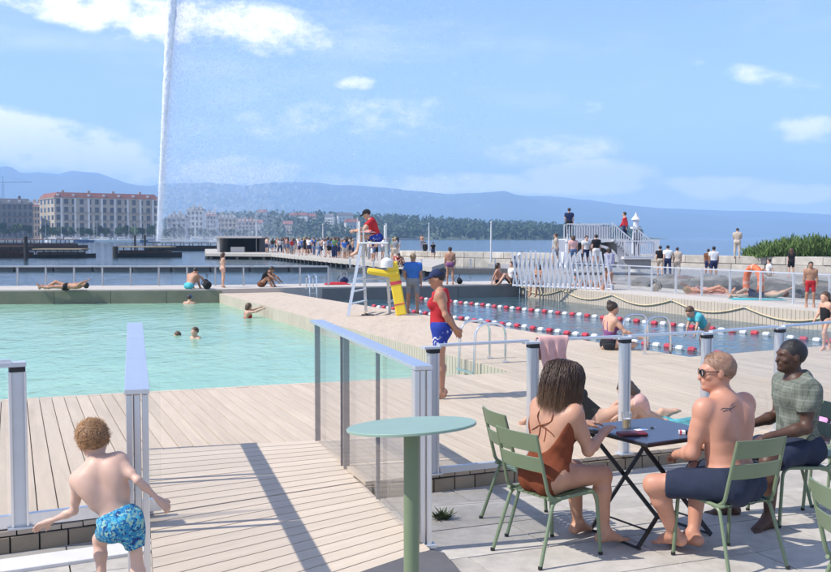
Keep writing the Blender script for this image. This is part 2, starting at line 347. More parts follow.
# ---------------------------------------------------------------- the human figure; faces +Y, its own right is +X
def frame(look, up):
    Fw = nrm(look); U = V3(up) - Fw * (V3(up) @ Fw); U = nrm(U); return np.cross(Fw, U), Fw, U
def body(H=1.72, pelvis=None, spine=(0, 0, 1), fwd=(0, 1, 0), sh_fwd=None, look=None, head_up=None, neck=None,
         armL=((-.25, 0, -1), (-.1, .15, -1)), armR=((.25, 0, -1), (.1, .15, -1)), legL=((-.08, .03, -1), (-.02, -.05, -1)), legR=((.08, .03, -1), (.02, -.05, -1)),
         footL=None, footR=None, hands=False, handL={}, handR={}, bulk=1.0, female=False, head=1.0, child=False, face=True, toes=False, arm_r=1.0, belly=1.0):
    s = H / 1.72; B = Soft(); sp = nrm(spine); fw = V3(fwd); fw = nrm(fw - sp * (fw @ sp)); rt = np.cross(fw, sp)
    sf = V3(sh_fwd) if sh_fwd is not None else fw; sf = nrm(sf - sp * (sf @ sp)); sr = np.cross(sf, sp)
    if child: head *= 1.24 ; 
    leg = (.415 if not child else .395) * s; z0 = .915 * s if not child else .86 * s
    hc = V3(pelvis) if pelvis is not None else V3((0, 0, z0)); J = dict(hip=hc, sp=sp, fw=fw, rt=rt, s=s, sf=sf, sr=sr)
    b = bulk; A = np.array([rt, fw, sp]); A2 = np.array([sr, sf, sp])
    tl = 1.0 if not child else .93
    at_ = lambda h: hc + sp * h * s * tl
    hw = (.168 if female else .158) * b; sw = (.155 if female else .178)
    if child: sw = .150; hw = .135 * b
    B.ell(at_(.03), V3((hw, .108 * b, .115)) * s, A, .06, 'pelvis')
    B.ell(at_(.17) + fw * .012 * s * belly, V3(((.128 if female else .138) * b, .098 * b * belly, .135)) * s, A, .07, 'belly')
    B.ell(at_(.335), V3(((.142 if female else .160) * (.5 + .5 * b) * (1 if not child else .88), .103 * (.5 + .5 * b), .165)) * s, A2, .07, 'chest')
    for sg, tg in ((-1, 'L'), (1, 'R')):
        sh = at_(.462) + sr * sg * sw * s; J['sh' + tg] = sh
        B.cone(at_(.47), sh - sp * .008 * s, .066 * s, .046 * s, .075, 'trap'); B.ell(sh - sp * .02 * s, V3((.05, .05, .06)) * s * arm_r * (.85 if child else 1), A2, .07, 'delt')
        B.cone(at_(.39) + sr * sg * .085 * s, sh - sp * .03 * s, .068 * s * (.8 if child else 1), .042 * s, .06, 'chest'); B.cone(at_(.24) + sr * sg * .10 * s - sf * .02 * s, sh - sp * .07 * s - sr * sg * .03 * s, .05 * s, .042 * s, .06, 'chest')
        B.ell(at_(.36) + sr * sg * .10 * s - sf * (.066 if child else .05) * s, V3((.07, .05, .10)) * s, A2, .04, 'chest')          # shoulder blade
        if not female and not child: B.ell(at_(.375) + sr * sg * .075 * s + sf * .072 * s, V3((.085, .04, .065)) * s * b, A2, .04, 'chest')
        if female: B.ell(at_(.325) + sr * sg * .075 * s + sf * .09 * s, V3((.062, .062, .062)) * s * b, A2, .03, 'breast')
        B.ell(at_(-.02) + rt * sg * .075 * s - fw * .05 * s, V3((.085, .085, .095)) * s * b, A, .05, 'glute')
    if hands and not child: B.cone(at_(.12) - fw * (.108 * b + .012) * s, at_(.43) - sf * (.062 + .055 * b) * s, .02 * s, .018 * s, .06, 'groove', sub=True)
    # head
    hs = s * head * (1 if not child else .99); nb = at_(.485)
    ndir = nrm(neck) if neck is not None else nrm(sp + V3((0, 0, .6)) + sf * .25)
    hb = nb + ndir * .085 * s
    hR, hF, hU = frame(look if look is not None else sf, head_up if head_up is not None else (sp + V3((0, 0, 1.0))))
    c = hb + ndir * .015 * s + hU * .075 * hs + hF * .018 * hs; J.update(head=c, hR=hR, hF=hF, hU=hU, hs=hs, neck=nb)
    HA = np.array([hR, hF, hU]); hp = lambda r, f_, u: c + (hR * r + hF * f_ + hU * u) * hs
    B.cone(nb - sp * .03 * s, hp(0, -.012, -.045), .062 * s * (.6 + .4 * b) * (1 if not female else .88) * (1 if not child else .8), .052 * s * (1 if not female else .9) * (1 if not child else .9), .035, 'neck')
    B.ell(hp(0, -.014, .022), V3((.077, .098, .093)) * hs, HA, .02, 'head')
    B.cone(hp(0, .032, .0), hp(0, .052, -.082), .064 * hs, .032 * hs, .03, 'head')
    B.ell(hp(0, .018, -.052), V3((.062, .062, .05)) * hs, HA, .03, 'head')
    if face:
        B.cone(hp(0, .091, .008), hp(0, .107, -.028), .009 * hs, .0125 * hs, .014 * hs, 'head')
        B.ell(hp(0, .079, .028), V3((.05, .016, .011)) * hs, HA, .02 * hs, 'head')
        for sg in (-1, 1):
            B.ell(hp(sg * .031, .094, .009), V3((.017, .011, .010)) * hs, HA, .014 * hs, 'head', sub=True)
            B.ell(hp(sg * .031, .083, .008), V3((.013, .012, .011)) * hs, HA, .004, 'eye')
            B.ell(hp(sg * .042, .066, -.02), V3((.02, .02, .016)) * hs, HA, .02 * hs, 'head')
            B.ell(hp(sg * .079, -.006, -.004), V3((.009, .02, .032)) * hs, HA, .012 * hs, 'head')
        B.cone(hp(-.018, .09, -.047), hp(.018, .09, -.047), .0085 * hs, .0085 * hs, .01 * hs, 'head')
        B.cone(hp(-.014, .087, -.058), hp(.014, .087, -.058), .009 * hs, .009 * hs, .01 * hs, 'head')
        B.ell(hp(0, .084, -.087), V3((.02, .016, .016)) * hs, HA, .02 * hs, 'head')
    # arms
    for tg, arm, hd, sg in (('L', armL, handL, -1), ('R', armR, handR, 1)):
        ua, fa = nrm(arm[0]), nrm(arm[1]); al = 1 if not child else .9
        sh = J['sh' + tg]; el = sh + ua * .285 * s * al; wr = el + fa * .245 * s * al; J['el' + tg], J['wr' + tg] = el, wr
        q = arm_r * (.6 + .4 * b) * (.88 if female else 1) * (.82 if child else 1)
        B.cone(sh, el, .050 * s * q, .0395 * s * q, .03, 'uarm' + tg)
        B.cone(sh + ua * .11 * s, sh + ua * .17 * s, .051 * s * q, .048 * s * q, .03, 'uarm' + tg)
        mid = el + fa * .075 * s * al; B.cone(el, mid, .040 * s * q, .0425 * s * q, .025, 'farm' + tg); B.cone(mid, wr, .0425 * s * q, .0265 * s * q, .025, 'farm' + tg)
        d = nrm(hd.get('dir', fa)); nn = V3(hd.get('palm', np.cross(d, (0, 1, 0)) * sg + V3((0, .01, 0)))); nn = nrm(nn - d * (nn @ d)); th = nrm(np.cross(nn, d)) * sg * -1
        if 'thumb' in hd and th @ V3(hd['thumb']) < 0: th = -th
        hz = s * (1 if not child else .9) * hd.get('size', 1)
        if hands:
            kn = wr + d * .088 * hz
            B.cone(wr, wr + d * .04 * hz, .025 * hz, .027 * hz, .02, 'hand' + tg)
            for o in (-.028, -.009, .010, .029): B.cone(wr + d * .02 * hz + th * o * .6 * hz, kn + th * o * hz - d * abs(o + .005) * .25 * hz, .0155 * hz, .0135 * hz, .012, 'hand' + tg)
            cu = hd.get('curl', .35); sp_ = hd.get('spread', .06)
            for o, L, e in ((.029, .072, .0), (.010, .080, .02), (-.009, .075, .06), (-.028, .058, .12)):
                p0 = kn + th * o * hz - d * abs(o + .005) * .25 * hz; dd = nrm(d + th * o / .03 * sp_); an = 0
                for i, fr in enumerate((.45, .31, .26)):
                    an += (cu + e * .5) * (.75 if i == 0 else 1); dv = dd * math.cos(an) + nn * math.sin(an); p1 = p0 + dv * L * fr * hz
                    B.cone(p0, p1, (.0098 - .0008 * i) * hz, (.0091 - .0009 * i) * hz, .004, 'hand' + tg); p0 = p1
            p0 = wr + d * .028 * hz + th * .026 * hz; t1 = nrm(d * .7 + th * .75 + nn * .3); t2 = nrm(d * .95 + th * .25 + nn * .4)
            p1 = p0 + t1 * .045 * hz; B.cone(p0, p1, .0165 * hz, .012 * hz, .01, 'hand' + tg); B.cone(p1, p1 + t2 * .033 * hz, .0115 * hz, .0095 * hz, .006, 'hand' + tg)
        else:
            B.cone(wr, wr + d * .075 * hz, .024 * hz, .034 * hz, .02, 'hand' + tg, flat=(nn, .55)); B.cone(wr + d * .075 * hz, wr + nrm(d + nn * .4) * .155 * hz, .032 * hz, .018 * hz, .02, 'hand' + tg, flat=(nn, .55))
            B.cone(wr + d * .03 * hz, wr + d * .075 * hz + th * .045 * hz, .015 * hz, .011 * hz, .012, 'hand' + tg)
    # legs
    for tg, lg, ft, sg in (('L', legL, footL, -1), ('R', legR, footR, 1)):
        td, sdv = nrm(lg[0]), nrm(lg[1]); hp_ = hc + rt * sg * .088 * s; kn = hp_ + td * leg * 1.02; an = kn + sdv * leg * .98
        J['hp' + tg], J['kn' + tg], J['an' + tg] = hp_, kn, an; q = b * (.80 if child else 1)
        fwl = nrm(np.cross(rt, td)) ; fwl = fwl if fwl @ (fw + V3((0, 0, .5))) > 0 else -fwl
        B.cone(hp_, kn, (.088 if female else .084) * s * q, .054 * s * (.5 + .5 * q), .05, 'thigh' + tg)
        B.cone(kn - td * .02 * s, kn + sdv * .02 * s, .054 * s * (.5 + .5 * q), .05 * s * (.5 + .5 * q), .03, 'knee' + tg)
        bk = nrm(td * .0 - np.cross(rt, sdv) * (1 if np.cross(rt, sdv) @ (fw + td) > 0 else -1))
        m1 = kn + sdv * leg * .28 + bk * .016 * s
        B.cone(kn, m1, .047 * s * (.5 + .5 * q), .056 * s * (.4 + .6 * q), .03, 'shin' + tg); B.cone(m1, an, .055 * s * (.4 + .6 * q), .033 * s * (.6 + .4 * q), .03, 'shin' + tg)
        fd = nrm(ft) if ft is not None else nrm(fw * 1.0 - V3((0, 0, .28))); fz = s * (1 if not child else .95)
        su = nrm(sdv - fd * (sdv @ fd)); fr_ = np.cross(fd, su)
        heel = an + su * .042 * fz - fd * .035 * fz; ball = an + su * .058 * fz + fd * .125 * fz
        B.cone(an, heel, .034 * fz, .034 * fz, .02, 'foot' + tg); B.cone(an + fd * .01, ball, .036 * fz, .022 * fz, .03, 'foot' + tg, flat=(fr_, 1.35)); B.cone(heel, ball, .030 * fz, .022 * fz, .025, 'foot' + tg, flat=(fr_, 1.3))
        if toes:
            for i, o in enumerate((-.036, -.016, .002, .018, .033)):
                o2 = o * (1 if sg < 0 else -1) * -1; p0 = ball + fr_ * o2 * fz - fd * abs(i) * .007 * fz
                B.cone(p0, p0 + fd * (.055 - .005 * i) * fz + su * .008 * fz, (.014 if i == 0 else .0105) * fz, (.0125 if i == 0 else .009) * fz, .006, 'foot' + tg)
        else: B.cone(ball, ball + fd * .05 * fz + su * .006, .022 * fz, .016 * fz, .02, 'foot' + tg, flat=(fr_, 1.7))
    B.J = J; return B
def part_of(B, tags, t=None):
    """round cones of the named regions; t cuts a limb at a fraction of its length with a clean hem"""
    o = []
    for p in B.p:
        if p['sub'] or p['tag'] not in tags: continue
        p = dict(p); p['clips'] = list(p['clips'])
        fr = (t or {}).get(p['tag'])
        if fr is not None and p['t'] == 'c':
            d = p['b'] - p['a']; p['clips'].append((p['a'] + d * fr, d))
        o.append(p)
    return o
def band(lo=None, hi=None):                                   # keep what lies between two planes (point, normal)
    def g(q):
        d = np.full(q.shape[:-1], -1.0)
        if hi: d = np.maximum(d, (q - V3(hi[0])) @ nrm(hi[1]))
        if lo: d = np.maximum(d, -((q - V3(lo[0])) @ nrm(lo[1])))
        return d
    return g
# ---------------------------------------------------------------- clothing, hair and people
SKIN = {}
def skin(tone, near=False):
    t = {'pale': (.62, .40, .30), 'fair': (.58, .34, .235), 'tan': (.44, .225, .14), 'pink': (.60, .29, .19), 'olive': (.36, .19, .115), 'sun': (.47, .25, .16), 'brown': (.085, .042, .026), 'deep': (.05, .028, .02)}[tone]
    return mat('skin_' + tone + ('_near' if near else ''), t, .48 if near else .55, var=.13, scale=7, sss=.12 if near else 0, bump=.08 if near else 0, bscale=170, spec=.4, dirt=.13 if near else 0)
CC = {'white': (.72, .72, .71), 'black': (.018, .018, .02), 'navy': (.022, .032, .085), 'red': (.44, .028, .036), 'blue': (.05, .17, .52), 'grey': (.25, .26, .28), 'beige': (.50, .42, .33), 'turquoise': (.10, .45, .50),
      'pink': (.70, .41, .37), 'purple': (.20, .08, .20), 'orange': (.7, .2, .06), 'green': (.08, .18, .08), 'yellow': (.75, .55, .08), 'brown': (.17, .07, .035), 'denim': (.10, .15, .26), 'lilac': (.45, .42, .58), 'rust': (.185, .05, .022)}
def cloth(c): return mat('cloth_' + c, CC[c], .85, var=.14, scale=14, bump=.15, bscale=220, spec=.2)
HAIRC = {'black': (.014, .011, .010), 'dark': (.035, .022, .015), 'brown': (.085, .045, .023), 'blond': (.36, .25, .13), 'ginger': (.22, .09, .035), 'grey': (.42, .38, .34), 'auburn': (.10, .035, .02)}
def hairm(c): return mat('hair_' + c, HAIRC[c], .5, var=.3, scale=30, bump=.5, bscale=120)
def wear_mesh(B, kind, vox, inf=None, noise=None):
    J = B.J; s = J['s']; sp, fw, sr, sf = J['sp'], J['fw'], J['sr'], J['sf']; h = lambda q: J['hip'] + sp * q * s
    i0 = max(inf or 0, vox * .45)
    legs = ('thighL', 'thighR'); tor = ('belly', 'chest', 'breast')
    if kind in ('trunks', 'shorts', 'brief'):
        t = {'trunks': .52, 'shorts': .8, 'brief': .12}[kind]
        pr = part_of(B, ('pelvis', 'glute', 'belly') + legs, dict(thighL=t, thighR=t)); return 'shorts', soft_mesh('shorts', pr, vox, None, max(i0, .012 * s), band(hi=(h(.10), sp)), noise)
    if kind == 'pants':
        pr = part_of(B, ('pelvis', 'glute', 'belly', 'kneeL', 'kneeR', 'shinL', 'shinR') + legs, dict()); kp = band(hi=(h(.12), sp))
        return 'trousers', soft_mesh('trousers', pr, vox, None, max(i0, .018 * s), kp, noise)
    if kind in ('tshirt', 'shirt'):
        t = .62; pr = part_of(B, tor + ('trap', 'delt', 'pelvis', 'uarmL', 'uarmR'), dict(uarmL=t, uarmR=t))
        return 'shirt', soft_mesh('shirt', pr, vox, None, max(i0, .016 * s), band((h(-.02), sp), (h(.53), sp + J['sf'] * .45)), noise)
    if kind == 'longshirt':
        pr = part_of(B, tor + ('trap', 'delt', 'pelvis', 'uarmL', 'uarmR', 'farmL', 'farmR')); return 'shirt', soft_mesh('shirt', pr, vox, None, max(i0, .016 * s), band((h(-.02), sp), (h(.505), sp + J['sf'] * .35)), noise)
    if kind == 'tank':
        pr = part_of(B, tor + ('trap', 'pelvis'))
        def kp(q):
            d = band((h(-.03), sp), (h(.515), sp + J['sf'] * .3))(q); x = np.abs((q - h(.4)) @ sr); z = (q - h(.28)) @ sp
            return np.maximum(d, np.where(z > .09 * s, x - .13 * s, np.where(z > .0, x - .175 * s, -1)))
        return 'tank_top', soft_mesh('tank_top', pr, vox, None, max(i0, .014 * s), kp, noise)
    if kind == 'swimsuit':
        pr = part_of(B, tor + ('pelvis', 'glute'))
        def kp(q):
            x = np.abs((q - h(0)) @ sr); f_ = (q - h(.3)) @ sf; z = (q - h(0)) @ sp
            top = .40 * s - np.where(f_ < 0, .14 * s, 0) - x * .1
            strap = np.where((np.abs(x - .08 * s) < .018 * s) & (z < .52 * s), -1, 1)
            return np.maximum(np.minimum(z - top, strap), (.02 * s + (x - .05 * s) * .75) * -1 + -(z - 0) if False else (-.07 * s + x * .6) - z)
        return 'swimsuit', soft_mesh('swimsuit', pr, vox, None, max(i0, .006 * s), kp)
    if kind == 'bikini_bottom':
        pr = part_of(B, ('pelvis', 'glute', 'belly'))
        def kp(q):
            x = np.abs((q - h(0)) @ sr); z = (q - h(0)) @ sp; return np.maximum(z - .055 * s, (-.09 * s + x * .75) - z)
        return 'bikini_bottom', soft_mesh('bikini_bottom', pr, vox, None, max(i0, .006 * s), kp)
    if kind == 'bikini_top':
        return 'bikini_top', soft_mesh('bikini_top', part_of(B, tor), vox, None, max(i0, .007 * s), band((h(.275), sp), (h(.345), sp)))
    if kind == 'dress':
        pr = part_of(B, tor + ('pelvis', 'glute', 'trap') + legs, dict(thighL=.85, thighR=.85)); return 'dress', soft_mesh('dress', pr, vox, None, max(i0, .025 * s), band(hi=(h(.46), sp)), noise, k_add=.1)
    hR, hF, hU, hs, c = J['hR'], J['hF'], J['hU'], J['hs'], J['head']; HA = np.array([hR, hF, hU]); hp = lambda r, f_, u: c + (hR * r + hF * f_ + hU * u) * hs
    g = Soft()
    if kind == 'cap':
        up = hU * .95 - hF * .12; g.ell(hp(0, -.012, .036), V3((.089, .109, .094)) * hs, HA, .01, clips=[(hp(0, 0, .038), -up)])
        g.cone(hp(0, .075, .045), hp(0, .165, .034), .012 * hs, .012 * hs, .015, flat=(hR, 6)); return 'cap', soft_mesh('cap', g.p, max(vox, .005), None, max(0, vox * .3))
    if kind == 'hat':
        g.ell(hp(0, -.012, .05), V3((.092, .112, .085)) * hs, HA, .01, clips=[(hp(0, 0, .045), -hU)]); g.ell(hp(0, -.01, .045), V3((.165, .18, .014)) * hs, HA, .01); return 'hat', soft_mesh('hat', g.p, vox, None, vox * .3)
    # hair
    nz = None if vox > .02 else folds(.0012 if kind == 'short' else .003, (60, 50, 70), (110, 90, 80))
    if kind == 'short':
        g.ell(hp(0, -.022, .034), V3((.084, .102, .094)) * hs, HA, .01, clips=[(hp(0, .02, .012), -(hU + hF * -.62))])
    if kind in ('long', 'bob', 'bun', 'pony'):
        g.ell(hp(0, -.022, .03), V3((.089, .106, .098)) * hs, HA, .01, clips=[(hp(0, .03, .02), -(hU + hF * -.8))])
        L = {'long': -.30, 'bob': -.13 if vox > .009 else -.05, 'bun': -.0, 'pony': -.05}[kind]
        if kind in ('long', 'bob'): g.cone(hp(0, -.05, .0), hp(0, -.085, L), .085 * hs, .075 * hs, .04, flat=(hR, 1.15), clips=[(hp(0, 0, L), -hU)])
        if kind == 'bun': g.ell(hp(0, -.085, .105), V3((.045, .045, .045)) * hs, HA, .02)
        if kind == 'pony': g.cone(hp(0, -.11, .04), hp(0, -.15, -.16), .035 * hs, .018 * hs, .02)
    return 'hair', soft_mesh('hair', g.p, vox, None, max(0, vox * .35), None, nz)
FIG = {}
def figure(key, B, vox, wear, inf=None):
    """the meshes of one posed figure with its clothes; kept for figures that share it"""
    k = (key, tuple(wear))
    if k not in FIG:
        ms = [('body', soft_mesh('body', [p for p in B.p if p['tag'] != 'eye' or vox < .013], vox, None))]
        for wk in wear: ms.append(wear_mesh(B, wk, vox, inf))
        for _, me in ms: me.materials.append(None)
        FIG[k] = ms
    return FIG[k]
def person(label, loc, rz, key, B, vox, sk, wear, cat='person', group=None, near=False):
    """wear: list of (kind, material)"""
    ms = figure(key, B, vox, [q[0] for q in wear])
    t = thing('person', label, cat, loc, rz, group)
    for (nm, me), m in zip(ms, [skin(sk, near)] + [q[1] for q in wear]):
        o = link(nm, me, t); o.material_slots[0].link = 'OBJECT'; o.material_slots[0].material = m
    return t
# strands of hair as slim three-sided tubes; one mesh
def strands(name, roots, m, parent, n=5, r=.0016):
    vs, fs = [], []
    for pts in roots:
        k0 = len(vs); m_ = len(pts)
        for i, p in enumerate(pts):
            t = nrm(V3(pts[min(i + 1, m_ - 1)]) - V3(pts[max(i - 1, 0)])); a = nrm(np.cross(t, (.3, .5, .81))); b = np.cross(t, a); q = r * (1 - .85 * i / (m_ - 1))
            for k in range(3):
                an = k * 2.094; vs.append(tuple(V3(p) + (a * math.cos(an) + b * math.sin(an)) * q))
        for i in range(m_ - 1):
            for k in range(3): fs.append((k0 + i * 3 + k, k0 + i * 3 + (k + 1) % 3, k0 + i * 3 + 3 + (k + 1) % 3, k0 + i * 3 + 3 + k))
    me = bpy.data.meshes.new(name); me.from_pydata(vs, [], fs); me.update(); me.polygons.foreach_set('use_smooth', [True] * len(me.polygons)); me.materials.append(m)
    return link(name, me, parent)
# ================================================================ THE SETTING
ZD, ZW, ZP = .14, -.20, .29                                   # deck, water, raised platforms
def XY(q): return Vector((q[0], q[1]))
lake = water_mat('lake_water', (.075, .15, .18), [(.9, .05, (1, .6, 1)), (3.2, .022, (1, .7, 1)), (.12, .12, (1, .5, 1))], .10, col2=(.05, .115, .15), refl=1.0)
tag(MB().add([(-9000, -60, ZW), (9000, -60, ZW), (9000, 9500, ZW), (-9000, 9500, ZW)], [(0, 1, 2, 3)]).build('lake_water', lake), kind='structure')
# the floor of the terrace, under its paving
e2 = (XY(P(222, 294, ZD)) - XY(P(420, 347, ZD))).normalized(); e1 = Vector((e2.y, -e2.x))   # along and across the deck boards
def ab(q): return (q[0] * e1.x + q[1] * e1.y, q[0] * e2.x + q[1] * e2.y)
def un(a, b): return Vector((e1.x * a + e2.x * b, e1.y * a + e2.y * b))
def clip(poly, f):                                            # keep f(p) >= 0, f linear
    o = []; n = len(poly)
    for i in range(n):
        p, q = poly[i], poly[(i + 1) % n]; a, b = f(p), f(q)
        if a >= 0: o.append(p)
        if (a > 0 > b) or (a < 0 < b): t = a / (a - b); o.append(p + (q - p) * t)
    return o
def area(poly): return abs(sum(poly[i].x * poly[(i + 1) % len(poly)].y - poly[(i + 1) % len(poly)].x * poly[i].y for i in range(len(poly)))) / 2
RZ = 1.20                                                     # rail height of the terrace fence
POSTS = [XY(P(*q, RZ)) for q in ((433, 347), (533, 342), (625, 337.5), (707, 333), (780, 327.5), (846, 322))]
POSTS.append(POSTS[-1] + (POSTS[-1] - POSTS[-2]) * 1.1)
FLp = XY(P(20, 530, ZD))                                      # fence post beside the gangway
NLj = XY(P(146, 452, ZD)); NRj = XY(P(317, 441, ZD))          # where gangway boards meet the deck
GR0, GR1 = NRj, XY(P(424, 552, .0))                           # line of the glass fence beside the gangway
GL0, GL1 = XY(at(135, 323, 9.2)), XY(at(137, 392, 5.5))       # line of the other one
fr = [un(ab(FLp)[0] - 6, ab(FLp)[1] - .5), FLp + (POSTS[0] - FLp) * -.02, FLp + (POSTS[0] - FLp) * .27]
front_left_end = fr[-1]
PA = XY(P(222, 294, ZD)); PB = XY(P(420, 347, ZD)); PN0 = XY(P(0, 399.4, ZD)); PN1 = XY(P(320, 382, ZD))
def isect(p, d, q, e):
    den = d.x * e.y - d.y * e.x; t = ((q - p).x * e.y - (q - p).y * e.x) / den; return p + d * t
PC = isect(PA, PB - PA, PN0, PN1 - PN0)                        # near corner of the turquoise basin
PNL = PN0 + (PN0 - PN1) * 1.2
RC = XY(P(690, 357, ZD)); RR = XY(P(811, 347, ZD)); RRX = RC + (RR - RC) * 3.2
RF = XY(P(450, 319, ZD)); RFar = RF + (RF - RC) * 1.85
FPL = [XY(P(-60, 304.8, ZW)), XY(P(222, 303, ZW)), XY(P(322, 300.5, ZW)), XY(P(521, 296.4, ZW))]   # front of the raised far platform
R1 = XY(P(746, 322, ZW)); R2 = FPL[3] + (R1 - FPL[3]) * 1.75                                     # front of the platform with the rope
RFar = isect(RC, RF - RC, FPL[2], FPL[3] - FPL[2])
PAf = isect(PB, PA - PB, FPL[0], FPL[1] - FPL[0])
FR0 = isect(GR0, GR1 - GR0, POSTS[0], POSTS[1] - POSTS[0])
front_r = [FR0, POSTS[0]] + POSTS[1:]
deck_poly = [fr[0], fr[1], front_left_end, NLj, NRj, front_r[0]] + front_r[1:] + [RRX, RC, RFar, PAf, PC, PNL]
deck_poly = [Vector((q.x, q.y)) for q in deck_poly]
tag(MB().prism([(q.x, q.y) for q in deck_poly], ZD - .9, ZD - .036).build('deck_base', DARK, smooth=0), kind='structure')
deck = tag(bpy.data.objects.new('deck', None), kind='structure'); COL.objects.link(deck)
PW, GAP = .142, .009
alist = [ab(q)[0] for q in deck_poly]; a = math.floor(min(alist) / PW) * PW; cuts = [-99, 12.9, 17.4, 21.9, 99]
npl = 0; extra = MB()
while a < max(alist):
    strip = clip(clip(deck_poly, lambda q: ab(q)[0] - (a + GAP / 2)), lambda q: a + PW - GAP / 2 - ab(q)[0])
    for c0, c1 in zip(cuts, cuts[1:]):
        pc = clip(clip(strip, lambda q: ab(q)[1] - c0 - .004), lambda q: c1 - .004 - ab(q)[1]) if strip else []
        if len(pc) >= 3 and area(pc) > .01:
            dz = rnd.uniform(-.0015, .0015); m = MB(); 
            far = min(ab(q)[1] for q in pc) > 17 or max(q.x / max(q.y, .1) for q in pc) < -.47 or min(q.x / max(q.y, .1) for q in pc) > .47
            if far: extra.prism([(q.x, q.y) for q in pc], ZD - .03, ZD + dz); continue
            ce = sum(pc, Vector((0, 0))) / len(pc); ang = math.atan2(e1.y, e1.x); Mi = Matrix.Rotation(-ang, 2)
            m.prism([tuple(Mi @ (q - ce)) for q in pc], -.03, 0)
            o = m.build('plank', WOOD, deck, smooth=0); o.location = (ce.x, ce.y, ZD + dz); o.rotation_euler = (0, 0, ang); npl += 1
    a += PW
tag(extra.build('far_planks', WOOD, deck, smooth=0), kind='stuff')
print('planks', npl)
# pale upright cladding on the basin walls: battens with dark joints
def cladding(name, p, q, z0, z1, m, step=.12, inset=.02):
    d = (q - p); L = d.length; d.normalize(); n = int(L / step); mb = MB(); nn = Vector((d.y, -d.x))
    for i in range(n):
        c = p + d * (i + .5) * step - nn * inset * 0
        mb.bar((c.x, c.y, z0), (c.x, c.y, z1), step - .012, .03, up=(nn.x, nn.y, 0)) if False else mb.box((c.x, c.y, (z0 + z1) / 2), (step - .012, .03, z1 - z0), math.atan2(d.y, d.x))
    o = mb.build(name, m, smooth=0); return tag(o, kind='structure')
cladding('basin_wall_cladding', PAf, PC, ZW - .3, ZD - .005, CLAD)
cladding('lane_wall_cladding', RFar, RC, ZW - .3, ZD - .005, CLAD)
RISE = mat('pool_wall', (.20, .19, .15), .8, var=.12, dirt=.3)
# risers along the front of the deck
risers = tag(bpy.data.objects.new('deck_riser', None), kind='structure'); COL.objects.link(risers)
def riser_run(p, q, z1, step=.2):
    d = q - p; L = d.length; n = max(1, round(L / step)); d /= n
    for i in range(n):
        c = p + d * (i + .5); mb = MB().box((0, 0, 0), (d.length - .012, .022, z1 + .02)); o = mb.build('board', RISER, risers, smooth=0); o.location = (c.x, c.y, (z1 - .02) / 2 - .004); o.rotation_euler = (0, 0, math.atan2(d.y, d.x))
off = lambda q, r=.012: Vector((q.x + e2.x * -r, q.y + e2.y * -r))
pts = [FR0] + POSTS[0:6]
for p, q in zip(pts, pts[1:]): riser_run(off(p), off(q), ZD - .035)
riser_run(off(fr[1] + (fr[0] - fr[1]) * .35), off(fr[1]), ZD - .035); riser_run(off(fr[1]), off(front_left_end), ZD - .035)
# turquoise basin
pool = water_mat('pool_water', (.335, .555, .395), [(2.6, .030, (1, .6, 1)), (7, .011, (1, .7, 1)), (.7, .05, (1, .6, 1))], .12, col2=(.26, .49, .36), refl=.8)
basin = [PNL - Vector((e2.x, e2.y)) * -.0, PC, PAf, FPL[0]]
tag(MB().add([(q.x, q.y, ZW + .006) for q in basin], [(0, 1, 2, 3)]).build('basin_water', pool, smooth=0), kind='structure')
# raised platforms
PLAT = mat('platform_concrete', (.52, .47, .41), .85, var=.08, scale=3, dirt=.2)
bw = Vector((-.12, 3.2))
tag(MB().prism([FPL[0], FPL[1], FPL[2], FPL[3], FPL[3] + bw + Vector((1, 0)), FPL[1] + bw, FPL[0] + bw], ZW - .6, ZP).build('far_platform', PLAT, smooth=0), kind='structure')
def wallface(name, p, q, z0, z1, m, step):
    o_ = tag(bpy.data.objects.new(name, None), kind='structure'); COL.objects.link(o_); d = q - p; n = max(1, round(d.length / step)); d /= n; nn = Vector((d.y, -d.x)).normalized()
    me = MB().box((0, 0, 0), (d.length - .02, .04, z1 - z0)).mesh('panel', m, 0)
    for i in range(n):
        c = p + d * (i + .5) + nn * .024; link('panel', me, o_, (c.x, c.y, (z0 + z1) / 2), math.atan2(d.y, d.x))
    return o_
wallface('basin_end_wall', FPL[0], FPL[1], ZW - .3, ZP - .05, mat('wet_timber', (.17, .165, .115), .7, var=.15, scale=2, dirt=.3), 2.0)
wallface('lane_end_wall', FPL[2], FPL[3], ZW - .3, ZP - .05, mat('grey_panel', (.19, .185, .175), .8, var=.1, scale=2, dirt=.3), 2.4)
rd = (R2 - FPL[3]).normalized(); rn = Vector((-rd.y, rd.x))
if rn.x < 0: rn = -rn
tag(MB().prism([FPL[3], R2, R2 + rn * 3.2, FPL[3] + rn * 3.2], ZW - .6, ZP).build('side_platform', PLAT, smooth=0), kind='structure')
cladding('side_platform_cladding', FPL[3] - rn * .018, R2 - rn * .018, ZW - .25, ZP - .03, CLAD, .15)
